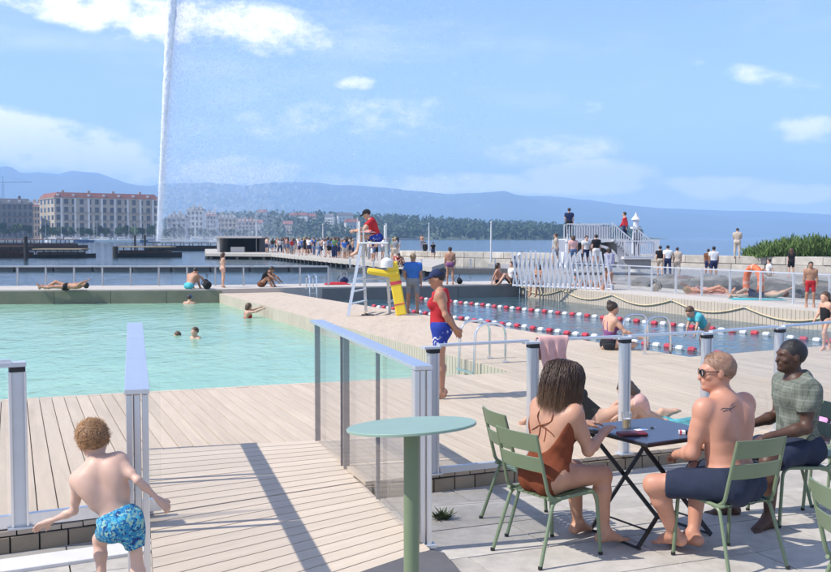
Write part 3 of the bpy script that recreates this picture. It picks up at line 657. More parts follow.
# terrace paving
ground = tag(bpy.data.objects.new('terrace', None), kind='structure'); COL.objects.link(ground)
tag(MB().prism([un(-9, -4), un(12, -4), un(12, 8), un(-9, 6.5)], -.5, -.05).build('terrace_bed', mat('mortar', (.18, .165, .15), .95), smooth=0), kind='structure')
tpoly = [un(-6, 2), un(9, 2)] + [off(q, .03) for q in POSTS[::-1]][1:] + [off(FR0, .03), FR0 + e1 * -.4, off(front_left_end, .03), off(fr[1], .03), off(fr[0], .03)]
sa, sb = 1.22, .62; i0 = -6
for i in range(-6, 9):
    for j in range(2, 17):
        a0, b0 = i * sa + (sa / 2 if j % 2 else 0) + .31, j * sb + .30
        pc = tpoly
        for f_ in (lambda q: ab(q)[0] - a0 - .005, lambda q: a0 + sa - .005 - ab(q)[0], lambda q: ab(q)[1] - b0 - .005, lambda q: b0 + sb - .005 - ab(q)[1]): pc = clip(pc, f_) if len(pc) > 2 else []
        if len(pc) < 3 or area(pc) < .01: continue
        ce = sum(pc, Vector((0, 0))) / len(pc)
        if ce.y < 3.2 or abs(ce.x / ce.y) > .75: continue
        o = MB().prism([tuple(q - ce) for q in pc], -.055, 0).build('paving_slab', CONC, ground, smooth=0); o.location = (ce.x, ce.y, rnd.uniform(-.003, .002)); o.rotation_euler = (0, 0, 0)
# gangway: boards laid across, sloping from the deck to the terrace
gang = thing('gangway', 'sloping beige boarded gangway between the two glass-sided fences', 'gangway')
def gz(t): return ZD + .012 + (.022 - ZD - .006) * min(1, t / .95)
gl0, gr0 = NLj, NRj; gl1 = NLj + (GL1 - GL0) * 1.45; gr1 = NRj + (GR1 - GR0) * 1.36
nb = 30
for i in range(nb):
    t0, t1 = i / nb, (i + 1) / nb - .0026
    if i == 10: t1 -= .003
    L0, L1 = gl0.lerp(gl1, t0), gl0.lerp(gl1, t1); R0, R1_ = gr0.lerp(gr1, t0), gr0.lerp(gr1, t1)
    vs = [(L0.x, L0.y, gz(t0)), (R0.x, R0.y, gz(t0)), (R1_.x, R1_.y, gz(t1)), (L1.x, L1.y, gz(t1))]; vs += [(x, y, z - .025) for x, y, z in vs]
    ce = sum((Vector(q) for q in vs), Vector()) / 8; ang = math.atan2(R0.y - L0.y, R0.x - L0.x); Mi = Matrix.Rotation(-ang, 3, 'Z')
    o = MB().add([Mi @ (Vector(q) - ce) for q in vs], [(3, 2, 1, 0), (4, 5, 6, 7), (0, 1, 5, 4), (1, 2, 6, 5), (2, 3, 7, 6), (3, 0, 4, 7)]).build('board', GANG, gang, smooth=0); o.location = ce; o.rotation_euler = (0, 0, ang)
q4 = [gl0, gr0, gr1, gl1]; vs = [(q.x, q.y, gz(0 if i < 2 else 1) - .034) for i, q in enumerate(q4)]; vs += [(x, y, -.15 if i > 1 else z - .1) for i, (x, y, z) in enumerate(vs)]
MB().add(vs, [(3, 2, 1, 0), (4, 5, 6, 7), (0, 1, 5, 4), (1, 2, 6, 5), (2, 3, 7, 6), (3, 0, 4, 7)]).build('support', DARK, gang, smooth=0)
# ================================================================ FAR SHORE, HILLS, FOUNTAIN
from mathutils import noise as mnoise
PROF = [(-500, 182), (-200, 175), (-60, 172), (0, 169), (10, 168), (22, 175), (40, 173), (60, 176), (75, 174), (100, 177), (115, 181), (135, 188), (150, 189), (165, 186), (180, 185), (205, 184), (240, 187), (275, 184), (300, 186), (330, 188), (360, 189), (400, 191), (430, 195), (450, 197), (480, 195), (505, 193), (530, 197), (560, 199), (590, 201), (610, 204), (640, 208), (680, 210), (720, 212), (760, 213), (831, 216), (1000, 220), (1300, 225)]
px_ = [q[0] for q in PROF]; py_ = [q[1] for q in PROF]
FOREST = mat('mountain_forest', (.045, .075, .045), .95, var=.5, scale=.004)
def terrain(name, m, prof, y0, yr, y1, x0, x1, nx, ny, rough):
    vs = []; fs = []
    for j in range(ny + 1):
        Y = y0 + (y1 - y0) * j / ny
        for i in range(nx + 1):
            px = x0 + (x1 - x0) * i / nx; X = (px - CX) / F * Y
            t = (Y - y0) / (yr - y0) if Y < yr else 1 - .5 * (Y - yr) / (y1 - yr)
            zr = (HY - np.interp(px, *prof)) / F * yr
            n = mnoise.fractal(Vector((X / 900, Y / 900, 3)), .9, 2.1, 5)
            e = math.sin(max(0, min(1, t)) * math.pi / 2) ** 1.15 if Y <= yr else t
            vs.append((X, Y, ZW - 1 + max(0, zr * e + rough * zr * n * min(1, t * 3) * (1 - .75 * e if Y <= yr else .4))))
    for j in range(ny):
        for i in range(nx): k = j * (nx + 1) + i; fs.append((k, k + 1, k + nx + 2, k + nx + 1))
    return tag(MB().add(vs, fs).build(name, m, smooth=180), kind='structure')
terrain('mountains', FOREST, (px_, py_), 5200, 8200, 9300, -450, 1250, 260, 44, .35)
HILL = ([-400, 0, 120, 180, 260, 330, 400, 470, 560, 640, 700, 900], [231, 231, 230, 222, 218, 219, 222, 226, 230, 235, 239, 240])
terrain('shore_hill', mat('hill_ground', (.09, .12, .05), .95, var=.3, scale=.02), HILL, 1050, 1700, 2300, -120, 760, 120, 16, .15)
quayz = 1.2
tag(MB().prism([(-420, 560), (-100, 560), (-60, 640), (0, 1060), (40, 1250), (-900, 1250), (-900, 560)], ZW - 1, quayz).build('far_quay', mat('quay_stone', (.34, .31, .27), .9), smooth=0), kind='structure')
# --- trees: a trunk with limbs and a crown of small leaf clumps
LEAFS = [mat('leaf_dark', (.035, .075, .022), .8, var=.45, scale=.5), mat('leaf_mid', (.06, .11, .03), .8, var=.45, scale=.5), mat('leaf_reed', (.13, .21, .05), .8, var=.4, scale=2)]
BARK = mat('bark', (.09, .065, .045), .9, var=.2)
def leaf_cloud(n, lobes, size, rs):
    vs, fs = [], []
    for i in range(n):
        c, r = rs.choice(lobes); d = Vector((rs.gauss(0, 1), rs.gauss(0, 1), rs.gauss(0, 1))).normalized() * (rs.random() ** .4)
        p = Vector(c) + Vector((d.x * r[0], d.y * r[1], d.z * r[2])); a = Vector((rs.gauss(0, 1), rs.gauss(0, 1), rs.gauss(0, 1))).normalized(); b = a.orthogonal().normalized(); q = size * rs.uniform(.6, 1.3); k = len(vs)
        vs += [p + a * q, p + b * q * .7, p - a * q, p - b * q * .7]; fs.append((k, k + 1, k + 2, k + 3))
    return vs, fs
TREE = []
for v in range(3):
    rs = random.Random(40 + v); lob = []
    for i in range(9): an = rs.uniform(0, 6.28); q = rs.uniform(0, 2.6); lob.append(((q * math.cos(an), q * math.sin(an), rs.uniform(3.3, 6.2)), (rs.uniform(1.2, 1.9), rs.uniform(1.2, 1.9), rs.uniform(.9, 1.5))))
    cr = MB().add(*leaf_cloud(900, lob, .34, rs)).mesh('crown', LEAFS[v % 2], 0)
    tr = MB().tube([(0, 0, 0), (.05, 0, 2), (0, .1, 3.4), (.1, 0, 5)], [.22, .17, .13, .05], 6)
    for i in range(5): an = i * 1.3; tr.tube([(0, 0, 2.2 + .2 * i), (.9 * math.cos(an), .9 * math.sin(an), 3.4 + .2 * i), (1.7 * math.cos(an), 1.7 * math.sin(an), 4.3 + .2 * i)], [.1, .07, .03], 5)
    TREE.append((cr, tr.mesh('trunk', BARK)))
def tree(x, y, z, s, v, label, group, name='tree'):
    t = thing(name, label, 'tree', (x, y, z), rnd.uniform(0, 6), group); t.scale = (s * rnd.uniform(.95, 1.2), s * rnd.uniform(.95, 1.2), s); link('crown', TREE[v][0], t); link('trunk', TREE[v][1], t)
q = 0
for px in [4, 16, 28] + list(range(45, 160, 9)) + list(range(166, 262, 8)):
    Y = 575 if px < 160 else 640 + (px - 160) * 2; c = at(px + rnd.uniform(-1.5, 1.5), 240, Y)
    lab = 'round green quay tree before the shaded apartment block' if px < 40 else 'clipped green plane tree on the quay before the grand hotel' if px < 160 else 'green quay tree standing behind the fountain mist'
    tree(c.x, Y, quayz, rnd.uniform(.95, 1.15) * (1.25 if px < 40 else 1), q % 3, lab, 'trees along the far quay'); q += 1
# --- the wood on the far hill: one mass
rs = random.Random(5); vs, fs = [], []
for i in range(1500):
    px = rs.uniform(165, 640); Y = rs.uniform(1060, 1750); base = (HY - np.interp(px, *HILL)) / F * 1700
    t = (Y - 1050) / 650; z = max(0, base * math.sin(min(1, t) * 1.57) ** 1.15) - 1; X = (px - CX) / F * Y; s = rs.uniform(5, 9)
    if Y > 1180 and mnoise.noise(Vector((X / 60, Y / 60, 1))) > .22: continue
    a, b = leaf_cloud(34, [((X, Y, z + s * .9), (s * .55, s * .55, s))], 1.9, rs); k = len(vs); vs += a; fs += [tuple(k + j for j in g) for g in b]
tag(MB().add(vs, fs).build('wood', LEAFS[0], smooth=0), 'dark hazy wood covering the far shore hill', 'wood', kind='stuff')
# --- buildings
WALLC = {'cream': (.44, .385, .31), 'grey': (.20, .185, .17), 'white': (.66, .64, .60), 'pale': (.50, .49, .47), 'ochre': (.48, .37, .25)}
PANE = mat('window_glass', (.05, .055, .065), .25, var=.2); SHUT = mat('shutter', (.30, .27, .23), .7)
TILE = mat('red_roof', (.20, .075, .05), .8, var=.2, scale=.3); SLATE = mat('slate_roof', (.12, .115, .12), .7, var=.2, scale=.3)
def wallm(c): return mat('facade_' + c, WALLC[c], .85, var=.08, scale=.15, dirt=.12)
def building(name, label, K, ang, L, W, H, floors, bays, wc, roof, z=quayz, side=4, balcony=False, pil=0, mansard=3.2, wins=True):
    t = thing(name, label, 'building', (K[0], K[1], z), ang); wm = wallm(wc)
    MB().box((L / 2, W / 2, H / 2), (L, W, H)).build('wall', wm, t, smooth=0)
    rm = TILE if roof == 'red' else SLATE; m = 2.2
    r = MB(); vs = [(-.5, -.5, H), (L + .5, -.5, H), (L + .5, W + .5, H), (-.5, W + .5, H), (m, m, H + mansard), (L - m, m, H + mansard), (L - m, W - m, H + mansard), (m, W - m, H + mansard)]
    rf = r.add(vs, [(0, 1, 5, 4), (1, 2, 6, 5), (2, 3, 7, 6), (3, 0, 4, 7), (4, 5, 6, 7), (3, 2, 1, 0)]).build('roof', rm, t, smooth=0)
    cm = MB().box((0, 0, 0), (1.6, 1.1, 2.2)).mesh('chimney', wm, 0)
    for i in range(max(2, int(L / 14))): link('chimney', cm, rf, (L * (i + .5) / max(2, int(L / 14)) + rnd.uniform(-2, 2), W * .5, H + mansard + .9))
    MB().box((L / 2, W / 2, H - .35), (L + .9, W + .9, .5)).build('cornice', wm, t, smooth=0)
    fh = (H - 1) / floors; bw_ = L / bays
    if not wins: return t
    pane = MB().box((0, 0, 0), (bw_ * .5, .3, fh * .62)).mesh('window', PANE, 0); sill = MB().box((0, -.12, -fh * .33), (bw_ * .62, .5, .16)).mesh('sill', wm, 0)
    for f_ in range(floors):
        for b in range(bays):
            o = link('window', pane, t, ((b + .5) * bw_, -.02, 1 + (f_ + .5) * fh)); link('sill', sill, o)
        if balcony and f_ in (1, 2, 3): MB().box((L / 2, -.5, .95 + f_ * fh + fh * .1), (L * .82, .9, .14)).build('balcony', wm, t, smooth=0)
    sb_ = W / side; pane2 = MB().box((0, 0, 0), (.3, sb_ * .45, fh * .55)).mesh('window', PANE, 0)
    for f_ in range(floors):
        for b in range(side): link('window', pane2, t, (-.02, (b + .5) * sb_, 1 + (f_ + .5) * fh))
    for i in range(pil): MB().box(((i + .5) * L / pil, -.25, H / 2), (bw_ * .28, .5, H - .8)).build('pilaster', wallm('white'), t, smooth=0)
    dm = MB().box((0, 0, 0), (1.5, 1.6, 1.9)).mesh('dormer', wallm('white'), 0); dp = MB().box((0, -.82, 0), (.9, .06, 1.3)).mesh('window', PANE, 0)
    for b in range(0, bays, 2 if bays > 8 else 1):
        d = link('dormer', dm, rf, ((b + .5) * bw_, 1.1, H + 1.25)); link('pane', dp, d) if False else None
    return t
K = at(55, 240, 612); building('grand_hotel', 'long cream grand hotel with red roof and one sunlit end wall on the far quay', K, R(35), 66, 34, 25.5, 5, 14, 'cream', 'red', balcony=True, pil=8)
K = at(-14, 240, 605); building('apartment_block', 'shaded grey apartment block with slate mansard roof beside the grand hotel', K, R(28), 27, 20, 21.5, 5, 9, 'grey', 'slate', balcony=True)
for i, (a0, a1, yt, Y, wc, rf, lab) in enumerate(((167, 186, 212, 690, 'pale', 'slate', 'pale townhouse seen through the mist right behind the fountain jet'), (187, 203, 205, 730, 'white', 'slate', 'tall white building with grey roof in the fountain mist'), (204, 216, 210, 760, 'pale', 'red', 'narrow pale building with red roof beyond the fountain mist'), (217, 236, 213, 800, 'ochre', 'slate', 'wide ochre building beyond the dark pavilion roof'), (238, 256, 217, 850, 'cream', 'red', 'low cream building with red roof at the end of the quay row'), (29, 40, 200, 680, 'ochre', 'red', 'narrow ochre house squeezed between apartment block and grand hotel'))):
    K = at(a0, 240, Y); L = (a1 - a0) / F * Y; H = (HY - yt) / F * Y - quayz - 2; building('townhouse', lab, K, R(3), L, 14, H, 5 if H > 17 else 4, max(4, int(L / 3)), wc, rf, mansard=2.6)
hs = [(262, 214, 'white', 'red'), (278, 222, 'pale', 'slate'), (299, 217, 'white', 'red'), (311, 218, 'ochre', 'red'), (330, 218, 'white', 'slate'), (345, 217, 'white', 'slate'), (258, 225, 'cream', 'red'), (352, 224, 'pale', 'red'), (288, 226, 'cream', 'red'), (240, 224, 'white', 'red')]
word = ['lone white house with red roof high on the wooded hill', 'pale slate-roofed house among trees below the hill crest', 'white red-roofed house in the clearing on the hill', 'ochre villa with red roof beside a white house on the hill', 'white slate-roofed villa at the edge of the hill clearing', 'long white building standing in the hill clearing', 'cream house with red roof low on the wooded slope', 'pale house with red roof below the long white building', 'cream cottage with red roof just above the shore trees', 'white house with red roof beside the quay buildings']
for (px, py, wc, rf), lab in zip(hs, word):
    Y = 1350 if py < 223 else 1150; c = at(px, py, Y); L = rnd.uniform(11, 17) * (1.7 if px in (345, 299) else 1); t = thing('house', lab, 'house', (c.x, c.y, c.z - 9), rnd.uniform(-.3, .3), 'houses on the far hill'); H = 11
    MB().box((0, 0, H / 2), (L, 10, H)).build('wall', wallm(wc), t, smooth=0)
    MB().add([(-L / 2 - .6, -5.6, H), (L / 2 + .6, -5.6, H), (L / 2 + .6, 5.6, H), (-L / 2 - .6, 5.6, H), (-L / 2 + 1, 0, H + 4), (L / 2 - 1, 0, H + 4)], [(0, 1, 5, 4), (2, 3, 4, 5), (1, 2, 5), (3, 0, 4), (3, 2, 1, 0)]).build('roof', TILE if rf == 'red' else SLATE, t, smooth=0)
    for f_ in range(2):
        for b in range(4): MB().box(((b - 1.5) * L / 4.5, -5.02, 2.6 + 3.6 * f_), (1.4, .2, 1.9)).build('window', PANE, t, smooth=0)
# tower crane behind the shaded block
t = thing('tower_crane', 'blue lattice tower crane behind the shaded apartment block', 'crane', at(4, 240, 900)); CR = mat('crane_paint', (.12, .22, .34), .6); y0 = at(4, 182, 900).z; m = MB(); h = y0 - t.location.z
for dx in (-.8, .8): m.bar((dx, 0, 0), (dx, 0, h), .25, .25)
for i in range(int(h / 2)): m.bar((-.8 if i % 2 else .8, 0, i * 2), (.8 if i % 2 else -.8, 0, i * 2 + 2), .15, .15)
m.build('mast', CR, t, smooth=0); m = MB(); m.bar((-10, 0, h), (26, 0, h), .4, .5); m.bar((0, 0, h + 5), (26, 0, h), .15, .15); m.bar((0, 0, h + 5), (-10, 0, h), .15, .15); m.bar((0, 0, h), (0, 0, h + 5), .3, .3); m.build('jib', CR, t, smooth=0); MB().box((-9, 0, h - 1.2), (3, 1, 2)).build('counterweight', CR, t, smooth=0)
# --- the great water jet with its spray
WJ = bpy.data.materials.new('jet_water'); WJ.use_nodes = True; b_ = WJ.node_tree.nodes['Principled BSDF']; b_.inputs['Base Color'].default_value = (.9, .91, .93, 1); b_.inputs['Roughness'].default_value = .9
MIST = bpy.data.materials.new('spray_mist'); MIST.use_nodes = True; b_ = MIST.node_tree.nodes['Principled BSDF']; b_.inputs['Base Color'].default_value = (.9, .91, .93, 1); b_.inputs['Roughness'].default_value = 1; b_.inputs['Specular IOR Level'].default_value = 0; b_.inputs['Alpha'].default_value = .045
YJ = 460; J0 = at(157.5, 241, YJ); jet = thing('fountain', 'towering white water jet rising from the lake before the far quay', 'fountain', J0); rs = random.Random(11)
vs, fs = [], []; n = 14; rows = 150; top = at(175, -40, YJ)
def jx(t): return (top.x - J0.x) * (.85 * t + .15 * t * t)
zt = top.z - J0.z
for i in range(rows):
    t = i / (rows - 1)
    for k in range(n):
        a_ = 2 * math.pi * k / n; r = (.42 + 2.2 * t ** 1.25) * (1 + .28 * mnoise.noise(Vector((3 * math.cos(a_), 3 * math.sin(a_), t * 45))) + .2 * mnoise.noise(Vector((k, 5, t * 14))))
        vs.append((jx(t) + r * math.cos(a_), r * math.sin(a_), t * zt))
fs = [(i * n + k, i * n + (k + 1) % n, (i + 1) * n + (k + 1) % n, (i + 1) * n + k) for i in range(rows - 1) for k in range(n)]
MB().add(vs, fs).build('jet', WJ, jet, smooth=180)
N = 70000; g = np.random.default_rng(3); tt = g.random(N); kind_ = g.random(N)
drift = np.where(kind_ < .30, np.abs(g.normal(0, 1.2, N)) * (.6 + 2.2 * tt), np.where(kind_ < .62, g.exponential(17, N), g.exponential(46, N)))
low = g.random(N) < .25
zz = np.where(kind_ < .30, tt, np.clip(g.random(N) ** .9 * 1.05, 0, 1.05)) * zt
zz = np.where(low & (kind_ > .3), g.random(N) ** 1.6 * 34, zz); drift = np.where(low & (kind_ > .3), g.random(N) * 48 + g.exponential(9, N), drift)
keepm = drift < 150; tt = zz / zt
x = (top.x - J0.x) * (.85 * tt + .15 * tt * tt) + drift * (1 + 0 * tt) - np.where(kind_ < .3, 1.0 * g.random(N) * tt * 2, 0); y = g.normal(0, 2 + .14 * drift, N)
c = np.stack([x, y, zz], 1)[keepm]; n_ = len(c); a1 = g.normal(0, 1, (n_, 3)); a1 /= np.linalg.norm(a1, axis=1)[:, None]; a2 = np.cross(a1, g.normal(0, 1, (n_, 3))); a2 /= np.linalg.norm(a2, axis=1)[:, None]; s_ = (.75 + .5 * g.random(n_))[:, None]
vv = np.concatenate([c + a1 * s_, c + a2 * s_, c - (a1 + a2) * s_ * .7], 0); ff = np.stack([np.arange(n_), np.arange(n_) + n_, np.arange(n_) + 2 * n_], 1)
me = bpy.data.meshes.new('spray'); me.vertices.add(3 * n_); me.vertices.foreach_set('co', vv.astype(np.float32).ravel()); me.loops.add(3 * n_); me.loops.foreach_set('vertex_index', ff.astype(np.int32).ravel()); me.polygons.add(n_); me.polygons.foreach_set('loop_start', np.arange(0, 3 * n_, 3, dtype=np.int32)); me.update(calc_edges=True); me.materials.append(MIST)
tag(link('spray', me, jet), kind='stuff')
# --- moored boats before the quay
HULL = mat('white_hull', (.75, .75, .74), .35, var=.05); HULLB = mat('blue_hull', (.05, .09, .2), .4); MASTM = mat('mast_metal', (.6, .6, .6), .5)
def hull(mb, L, B_, D):
    n = 9; vs = []
    for i in range(n):
        t = i / (n - 1); wd = B_ / 2 * (1 - max(0, (t - .45) / .55) ** 2.2) * (.8 + .2 * min(1, t * 4)); x = -L / 2 + L * t; sh = D * (.95 + .25 * t * t)
        vs += [(x, -wd, sh), (x, -wd * .75, 0), (x, wd * .75, 0), (x, wd, sh)]
    fs = [(i * 4 + k, i * 4 + k + 1, i * 4 + 5 + k, i * 4 + 4 + k) for i in range(n - 1) for k in range(3)] + [(i * 4 + 3, i * 4, i * 4 + 4, i * 4 + 7) for i in range(n - 1)] + [(0, 3, 2, 1)]
    return mb.add(vs, fs)
bt = [(52, 'm'), (60, 's'), (68, 'm'), (78, 's'), (84, 'b'), (93, 's'), (98, 's'), (106, 'm'), (115, 's'), (122, 'm'), (136, 's'), (150, 'b'), (47, 's'), (218, 'm'), (194, 'm'), (128, 's')]
for i, (px, kd) in enumerate(bt):
    Y = rnd.uniform(470, 540); c = at(px, 241, Y); L = rnd.uniform(7, 9) if kd == 's' else rnd.uniform(8, 11)
    lab = {'s': 'white sailing boat with bare mast moored before the far quay', 'm': 'white cabin motorboat moored before the far quay', 'b': 'navy hulled cabin motorboat moored before the far quay'}[kd] if px < 160 else 'white motorboat near the foot of the fountain mist'
    t = thing('moored_boat', lab, 'boat', (c.x, Y, ZW), rnd.uniform(-.5, .5) + (0 if i % 2 else 3.1), 'boats moored before the far quay'); hull(MB(), L, 2.8, 1.15).build('hull', HULLB if kd == 'b' else HULL, t)
    MB().box((-.4, 0, 1.5), (L * .42, 1.8, .9 if kd == 's' else 1.5)).build('cabin', HULL, t, smooth=0, bevel=.15)
    for s in (-1, 1): MB().box((-.4, s * .91, 1.7), (L * .34, .04, .35)).build('window', PANE, t, smooth=0)
    if kd == 's': mt = MB().tube([(.6, 0, 1.2), (.6, 0, 11)], .09, 6).build('mast', MASTM, t); MB().tube([(.6, 0, 2.5), (-3, 0, 2.6)], .09, 5).build('boom', MASTM, t)
# --- timber landing stages with lake barges, dark against the water
BRN = mat('brown_timber', (.085, .045, .032), .8, var=.25); BLKT = mat('tarred_timber', (.03, .027, .026), .8, var=.3); TANR = mat('tan_canvas', (.36, .27, .17), .85); GREYT = mat('grey_timber', (.20, .18, .16), .85, var=.2)
def barge(px0, px1, pyw, ht, label, roofm, hullm, cabin=(.12, .9), rail=False):
    a_ = P(px0, pyw, ZW); b_ = P(px1, pyw, ZW); L = b_.x - a_.x; Y = a_.y; sc = Y / F; t = thing('barge', label, 'barge', ((a_.x + b_.x) / 2, Y, ZW)); B_ = 3.4; H = ht * sc
    hull(MB(), L, B_, H * .38).build('hull', hullm, t)
    c0, c1 = -L / 2 + L * cabin[0], -L / 2 + L * cabin[1]
    if ht > 7:
        for i in range(int((c1 - c0) / 1.6) + 1): 
            for s in (-1, 1): MB().box((min(c1 - .1, c0 + .1 + i * 1.6), s * 1.25, H * .62), (.1, .1, H * .55)).build('post', hullm, t, smooth=0)
        MB().box(((c0 + c1) / 2, 0, H * .46), (c1 - c0 - .3, 1.9, H * .3)).build('bench', BRN, t, smooth=0)
        MB().box(((c0 + c1) / 2, 0, H * .93), (c1 - c0 + .4, 3.0, .13)).build('roof', roofm, t, smooth=0)
    if rail: MB().box((0, -B_ / 2 + .3, H * .98 + .3), (L * .9, .08, .1)).build('rail', HULL, t, smooth=0)
    return t
barge(-20, 88, 250, 11, 'long dark barge with red-brown canopy beyond the landing stage', mat('redbrown_roof', (.16, .055, .04), .7), BRN)
barge(36, 96, 257.5, 9, 'low dark barge with tan deck canopy beside the tall black pile', TANR, BLKT, (.05, .8))
barge(116, 182, 257, 11, 'dark barge with tan canvas roof tied to a stout black pile', TANR, BLKT, (.06, .84))
barge(146, 232, 250.5, 8, 'black flat barge with white hand rail below the dark pavilion', GREYT, BLKT, (.1, .9), True)
barge(-30, 34, 257.5, 12, 'brown two-deck barge moored at the near landing stage', BRN, BRN)
for px, pyt, pyb, lab in ((26, 236, 260, 'tall black mooring pile beside the brown barge'), (115.5, 246, 257.5, 'stout black mooring pile at the end of the tan-roofed barge'), (135, 235, 250, 'slim black mooring pile behind the tan-roofed barge'), (145, 235, 250, 'slim dark mooring pile nearer the fountain foot')):
    c = P(px, pyb, ZW); h = at(px, pyt, c.y).z - ZW; tag(MB().lathe((0, 0, 0), [(.34 if px == 115.5 else .2, -.5), (.34 if px == 115.5 else .2, h - .1), (.2 if px == 115.5 else .12, h)], 10).build('mooring_pile', BLKT), lab, 'pile', 'mooring piles').location = c
# dark pavilion with pale frame on the pier head
c0 = P(217, 253, .3); c1 = P(261, 253, .3); Y = c0.y; Lp = c1.x - c0.x; t = thing('pavilion', 'low dark open pavilion with pale frame on the pier head', 'pavilion', (c0.x, Y, .3)); ht = at(217, 236, Y).z - .3
MB().box((Lp / 2, 3, ht - .12), (Lp + .4, 6.4, .24)).build('roof', HULL if False else mat('pale_frame', (.55, .52, .48), .8), t, smooth=0); MB().box((.15, 3, ht / 2 - .12), (.3, 6, ht - .24)).build('side_wall', MATS['pale_frame'], t, smooth=0); MB().box((Lp - .1, 3, ht / 2 - .12), (.2, 6, ht - .24)).build('side_wall', BLKT, t, smooth=0); MB().box((Lp / 2, 5.6, ht / 2 - .12), (Lp - .5, .2, ht - .26)).build('back_wall', BLKT, t, smooth=0)
MB().box((Lp * .45, .8, .35), (1.6, .8, .7)).build('counter', MATS['pale_frame'], t, smooth=0)
# ================================================================ PIER, SEAWALL, RIGHT-HAND QUAY
ZQ = .38
edge = [(205, 253.5), (271, 254), (357, 261.5), (432, 267), (446, 262.5)]
ed = [XY(P(*q, ZQ)) for q in edge]
bk = [XY(P(*q, ZQ)) for q in ((446, 257), (432, 255), (357, 250.5), (271, 248.5), (205, 249))]
tag(MB().prism(ed + bk, ZQ - .28, ZQ).build('pier', mat('pier_stone', (.46, .42, .36), .9, var=.15, dirt=.25), smooth=0), kind='structure')
piles = tag(bpy.data.objects.new('pier_piles', None), kind='structure'); COL.objects.link(piles); pm = MB().box((0, 0, 0), (.35, .35, .9)).mesh('pile', BLKT, 0)
for p, q in zip(ed, ed[1:4]):
    n = int((q - p).length / 1.6)
    for i in range(n): c = p.lerp(q, (i + .5) / n); link('pile', pm, piles, (c.x, c.y + .25, ZQ - .7), math.atan2(q.y - p.y, q.x - p.x))
tag(MB().prism([q + Vector((0, 1.2)) for q in ed[:5]] + [q - Vector((0, .3)) for q in bk], ZW - .5, ZQ - .29).build('pier_core', DARK, smooth=0), kind='structure')
# low walkway and boulders between the railing and the seawall
W0, W1 = XY(P(392, 250.5, .98)), XY(P(831, 257.5, .98)); W2 = W0 + (W1 - W0) * 1.25
gq = [FPL[3] + rn * 3.2 + Vector((.3, 0)), R2 + rn * 3.2, W2 + Vector((0, 0)), W0 + (W1 - W0) * .3, XY(P(528, 274, .1))]
tag(MB().prism(gq, ZW - .5, .10).build('walkway', mat('walkway_concrete', (.33, .315, .30), .9, var=.15, dirt=.3), smooth=0), kind='structure')
wall = thing('seawall', 'long pale stone seawall running along the lake behind the bathers', 'wall'); d = (W2 - W0); L = d.length; d.normalize(); wn_ = Vector((-d.y, d.x)); ang = math.atan2(d.y, d.x)
for course, (z0, z1) in enumerate(((-.35, .5), (.5, .98))):
    x = -rnd.uniform(0, 1)
    while x < L:
        l = rnd.uniform(1.2, 2.3); c = W0 + d * (x + l / 2) + wn_ * (.9 + rnd.uniform(-.03, .03)); m = MB().box((0, 0, 0), (l - .03, 1.8, z1 - z0 - .02 + rnd.uniform(-.02, .02)))
        o = m.build('stone', STONE, wall, smooth=0, bevel=.03); o.location = (c.x, c.y, (z0 + z1) / 2); o.rotation_euler = (0, 0, ang); x += l
ROCKM = []
for v in range(4):
    bm = bmesh.new(); bmesh.ops.create_icosphere(bm, subdivisions=2, radius=.5); rs = random.Random(v)
    for q in bm.verts: q.co *= 1 + .35 * mnoise.noise(q.co * 2.2 + Vector((v * 5, 0, 0))); q.co.z *= .7; q.co.x *= 1.25
    me = bpy.data.meshes.new('boulder'); bm.to_mesh(me); bm.free(); me.materials.append(ROCK); ROCKM.append(me)
rip = thing('boulder_bank', 'bank of dark grey boulders behind the side platform railing', 'boulder bank', (0, 0, 0))
for i in range(150):
    t = rnd.uniform(.05, .98); s = rnd.uniform(.45, 1.25); o_ = rnd.uniform(3.5, 8.5); c = FPL[3] + rd * (R2 - FPL[3]).length * t + rn * o_
    o = link('boulder', ROCKM[i % 4], rip, (c.x, c.y, .12 + .13 * s), rnd.uniform(0, 6)); o.scale = (s, s, s * rnd.uniform(.7, 1))
# reeds and shrubs on the seawall
rs = random.Random(21); vs, fs = [], []; c0 = at(752, 257, 60); c1 = at(860, 257, 60); 
for i in range(5200):
    t = rs.random(); x = c0.x + (c1.x - c0.x) * t; hh = (.25 + 1.25 * math.sin(min(1, t * 2.1) * 1.5) ** .8) * (1 + .25 * mnoise.noise(Vector((x * 1.3, 2, 0)))) * rs.uniform(.55, 1.08); y = 60 + rs.uniform(-1.2, 2.0); z0 = .9 + hh * rs.random() * .7
    ln = rs.uniform(.25, .5); dx, dy = rs.gauss(0, .28), rs.gauss(0, .28); wv = Vector((rs.gauss(0, 1), rs.gauss(0, 1), 0)).normalized() * .035; k = len(vs); p = Vector((x, y, z0)); e_ = p + Vector((dx * ln * 1.6, dy * ln * 1.6, ln)); mid = p.lerp(e_, .5) + Vector((0, 0, .05))
    vs += [p - wv, p + wv, mid + wv, mid - wv, e_]; fs += [(k, k + 1, k + 2, k + 3), (k + 3, k + 2, k + 4)]
t = thing('reed_thicket', 'bushy green reed thicket growing on the seawall', 'reeds', (0, 0, 0)); MB().add(vs, fs).build('foliage', LEAFS[2], t, smooth=0)
m = MB()
for i in range(70): x = c0.x + (c1.x - c0.x) * rs.random(); y = 60 + rs.uniform(-.9, 1.6); m.tube([(x, y, .88), (x + rs.uniform(-.1, .1), y, 1.6)], [.02, .01], 4)
m.build('stem', BARK, t)
